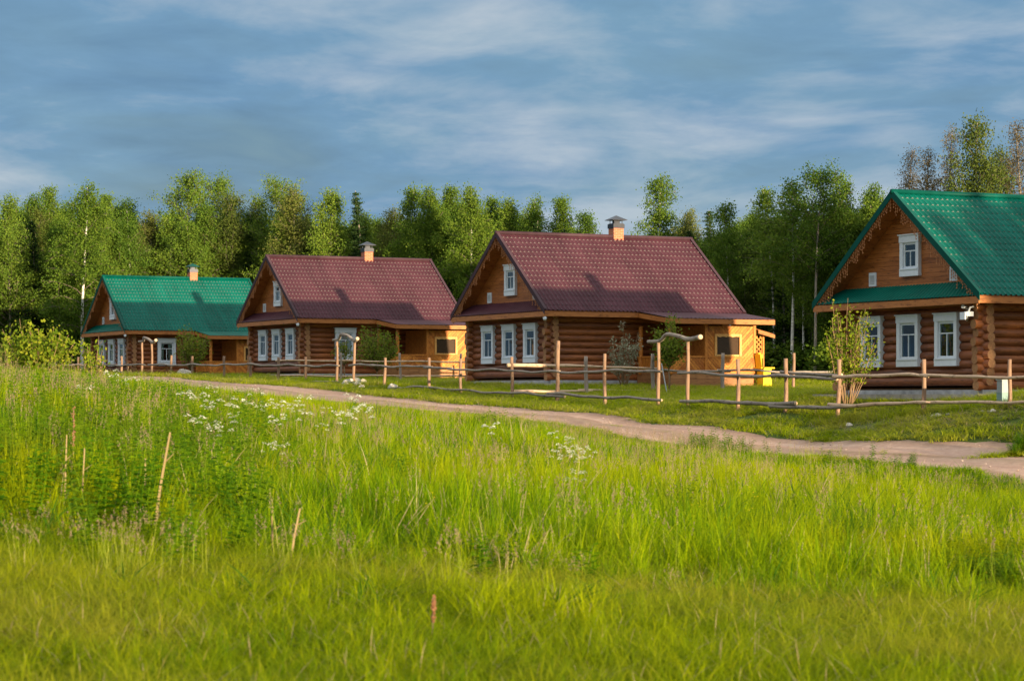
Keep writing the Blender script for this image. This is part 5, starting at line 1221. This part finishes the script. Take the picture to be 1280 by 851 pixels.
# cloud sheet: the view direction projected on a high layer
zc = n.new('ShaderNodeMath'); zc.operation = 'ADD'; zc.inputs[1].default_value = .10; l.new(sx.outputs['Z'], zc.inputs[0])
zm = n.new('ShaderNodeMath'); zm.operation = 'MAXIMUM'; zm.inputs[1].default_value = .03; l.new(zc.outputs[0], zm.inputs[0])
dx = n.new('ShaderNodeMath'); dx.operation = 'DIVIDE'; l.new(sx.outputs['X'], dx.inputs[0]); l.new(zm.outputs[0], dx.inputs[1])
dy = n.new('ShaderNodeMath'); dy.operation = 'DIVIDE'; l.new(sx.outputs['Y'], dy.inputs[0]); l.new(zm.outputs[0], dy.inputs[1])
cv = n.new('ShaderNodeCombineXYZ'); l.new(dx.outputs[0], cv.inputs['X']); l.new(dy.outputs[0], cv.inputs['Y'])
mp = n.new('ShaderNodeMapping'); mp.inputs['Rotation'].default_value = (0, 0, .12); mp.inputs['Scale'].default_value = (1.5, .9, 1); mp.inputs['Location'].default_value = (3.1, 1.7, 0); l.new(cv.outputs[0], mp.inputs['Vector'])
n1 = n.new('ShaderNodeTexNoise'); n1.inputs['Scale'].default_value = 1.0; n1.inputs['Detail'].default_value = 7; n1.inputs['Roughness'].default_value = .55; n1.inputs['Distortion'].default_value = .4; l.new(mp.outputs[0], n1.inputs['Vector'])
n2 = n.new('ShaderNodeTexNoise'); n2.inputs['Scale'].default_value = .45; n2.inputs['Detail'].default_value = 5; l.new(mp.outputs[0], n2.inputs['Vector'])
ad = n.new('ShaderNodeMath'); ad.operation = 'MULTIPLY'; ad.inputs[1].default_value = .5; l.new(n1.outputs['Fac'], ad.inputs[0])
a2 = n.new('ShaderNodeMath'); a2.operation = 'MULTIPLY_ADD'; a2.inputs[1].default_value = .45; l.new(n2.outputs['Fac'], a2.inputs[0]); l.new(ad.outputs[0], a2.inputs[2])
m3 = n.new('ShaderNodeMapping'); m3.inputs['Rotation'].default_value = (0, 0, -.1); m3.inputs['Scale'].default_value = (2.6, 2.2, 1); l.new(cv.outputs[0], m3.inputs['Vector'])
n3 = n.new('ShaderNodeTexNoise'); n3.inputs['Scale'].default_value = 1.3; n3.inputs['Detail'].default_value = 6; n3.inputs['Roughness'].default_value = .6; n3.inputs['Distortion'].default_value = .35; l.new(m3.outputs[0], n3.inputs['Vector'])
a3 = n.new('ShaderNodeMath'); a3.operation = 'MULTIPLY_ADD'; a3.inputs[1].default_value = .20; l.new(n3.outputs['Fac'], a3.inputs[0]); l.new(a2.outputs[0], a3.inputs[2]); a2 = a3
r2 = ramp(n, [(.48, CLD_A), (.57, CLD_B), (.68, CLD_C)]); l.new(a2.outputs[0], r2.inputs['Fac'])
r1 = ramp(n, [(.30, (.72, .72, .72)), (.6, (1, 1, 1))]); l.new(n1.outputs['Fac'], r1.inputs['Fac'])
# sky brightened overhead, out of view, to add fill light
tp = n.new('ShaderNodeMapRange'); tp.inputs['From Min'].default_value = .20; tp.inputs['From Max'].default_value = .55; tp.inputs['To Min'].default_value = 0; tp.inputs['To Max'].default_value = 1; tp.interpolation_type = 'SMOOTHSTEP'; l.new(sx.outputs['Z'], tp.inputs['Value'])
hi = n.new('ShaderNodeMix'); hi.data_type = 'RGBA'; hi.inputs['B'].default_value = (2.6 * TOP, 2.7 * TOP, 2.75 * TOP, 1); l.new(tp.outputs[0], hi.inputs['Factor']); l.new(r2.outputs['Color'], hi.inputs['A'])
mx = n.new('ShaderNodeMix'); mx.data_type = 'RGBA'; l.new(r1.outputs['Color'], mx.inputs['Factor']); l.new(sk.outputs[0], mx.inputs['A']); l.new(hi.outputs['Result'], mx.inputs['B'])
l.new(mx.outputs['Result'], bg.inputs['Color']); bg.inputs['Strength'].default_value = SKY_STR
sl = bpy.data.lights.new('sun', 'SUN'); sl.energy = SUN_STR; sl.angle = math.radians(.6); sl.color = SUN_COL; so = bpy.data.objects.new('sun', sl); COL.objects.link(so); so.rotation_euler = (-SUN).to_track_quat('-Z', 'Y').to_euler(); so.location = (30, -40, 30)
cam = bpy.data.cameras.new('camera'); co = bpy.data.objects.new('camera', cam); COL.objects.link(co); SC.camera = co
cam.sensor_width = 36; cam.lens = 36 * F / 1280; cam.shift_y = (HY - 425.5) / 1280; cam.clip_start = .5; cam.clip_end = 20000
co.location = (0, 0, 0); co.rotation_euler = (PI / 2, 0, 0)
cam.dof.use_dof = True; cam.dof.focus_distance = 84; cam.dof.aperture_fstop = 5.0
SC.view_settings.view_transform = 'Standard'; SC.view_settings.look = 'None'; SC.view_settings.gamma = 1; SC.view_settings.use_curve_mapping = False; SC.view_settings.exposure = EXPO
SC.render.engine = 'CYCLES'; SC.cycles.max_bounces = 6; SC.cycles.transparent_max_bounces = 8; SC.cycles.use_denoising = True
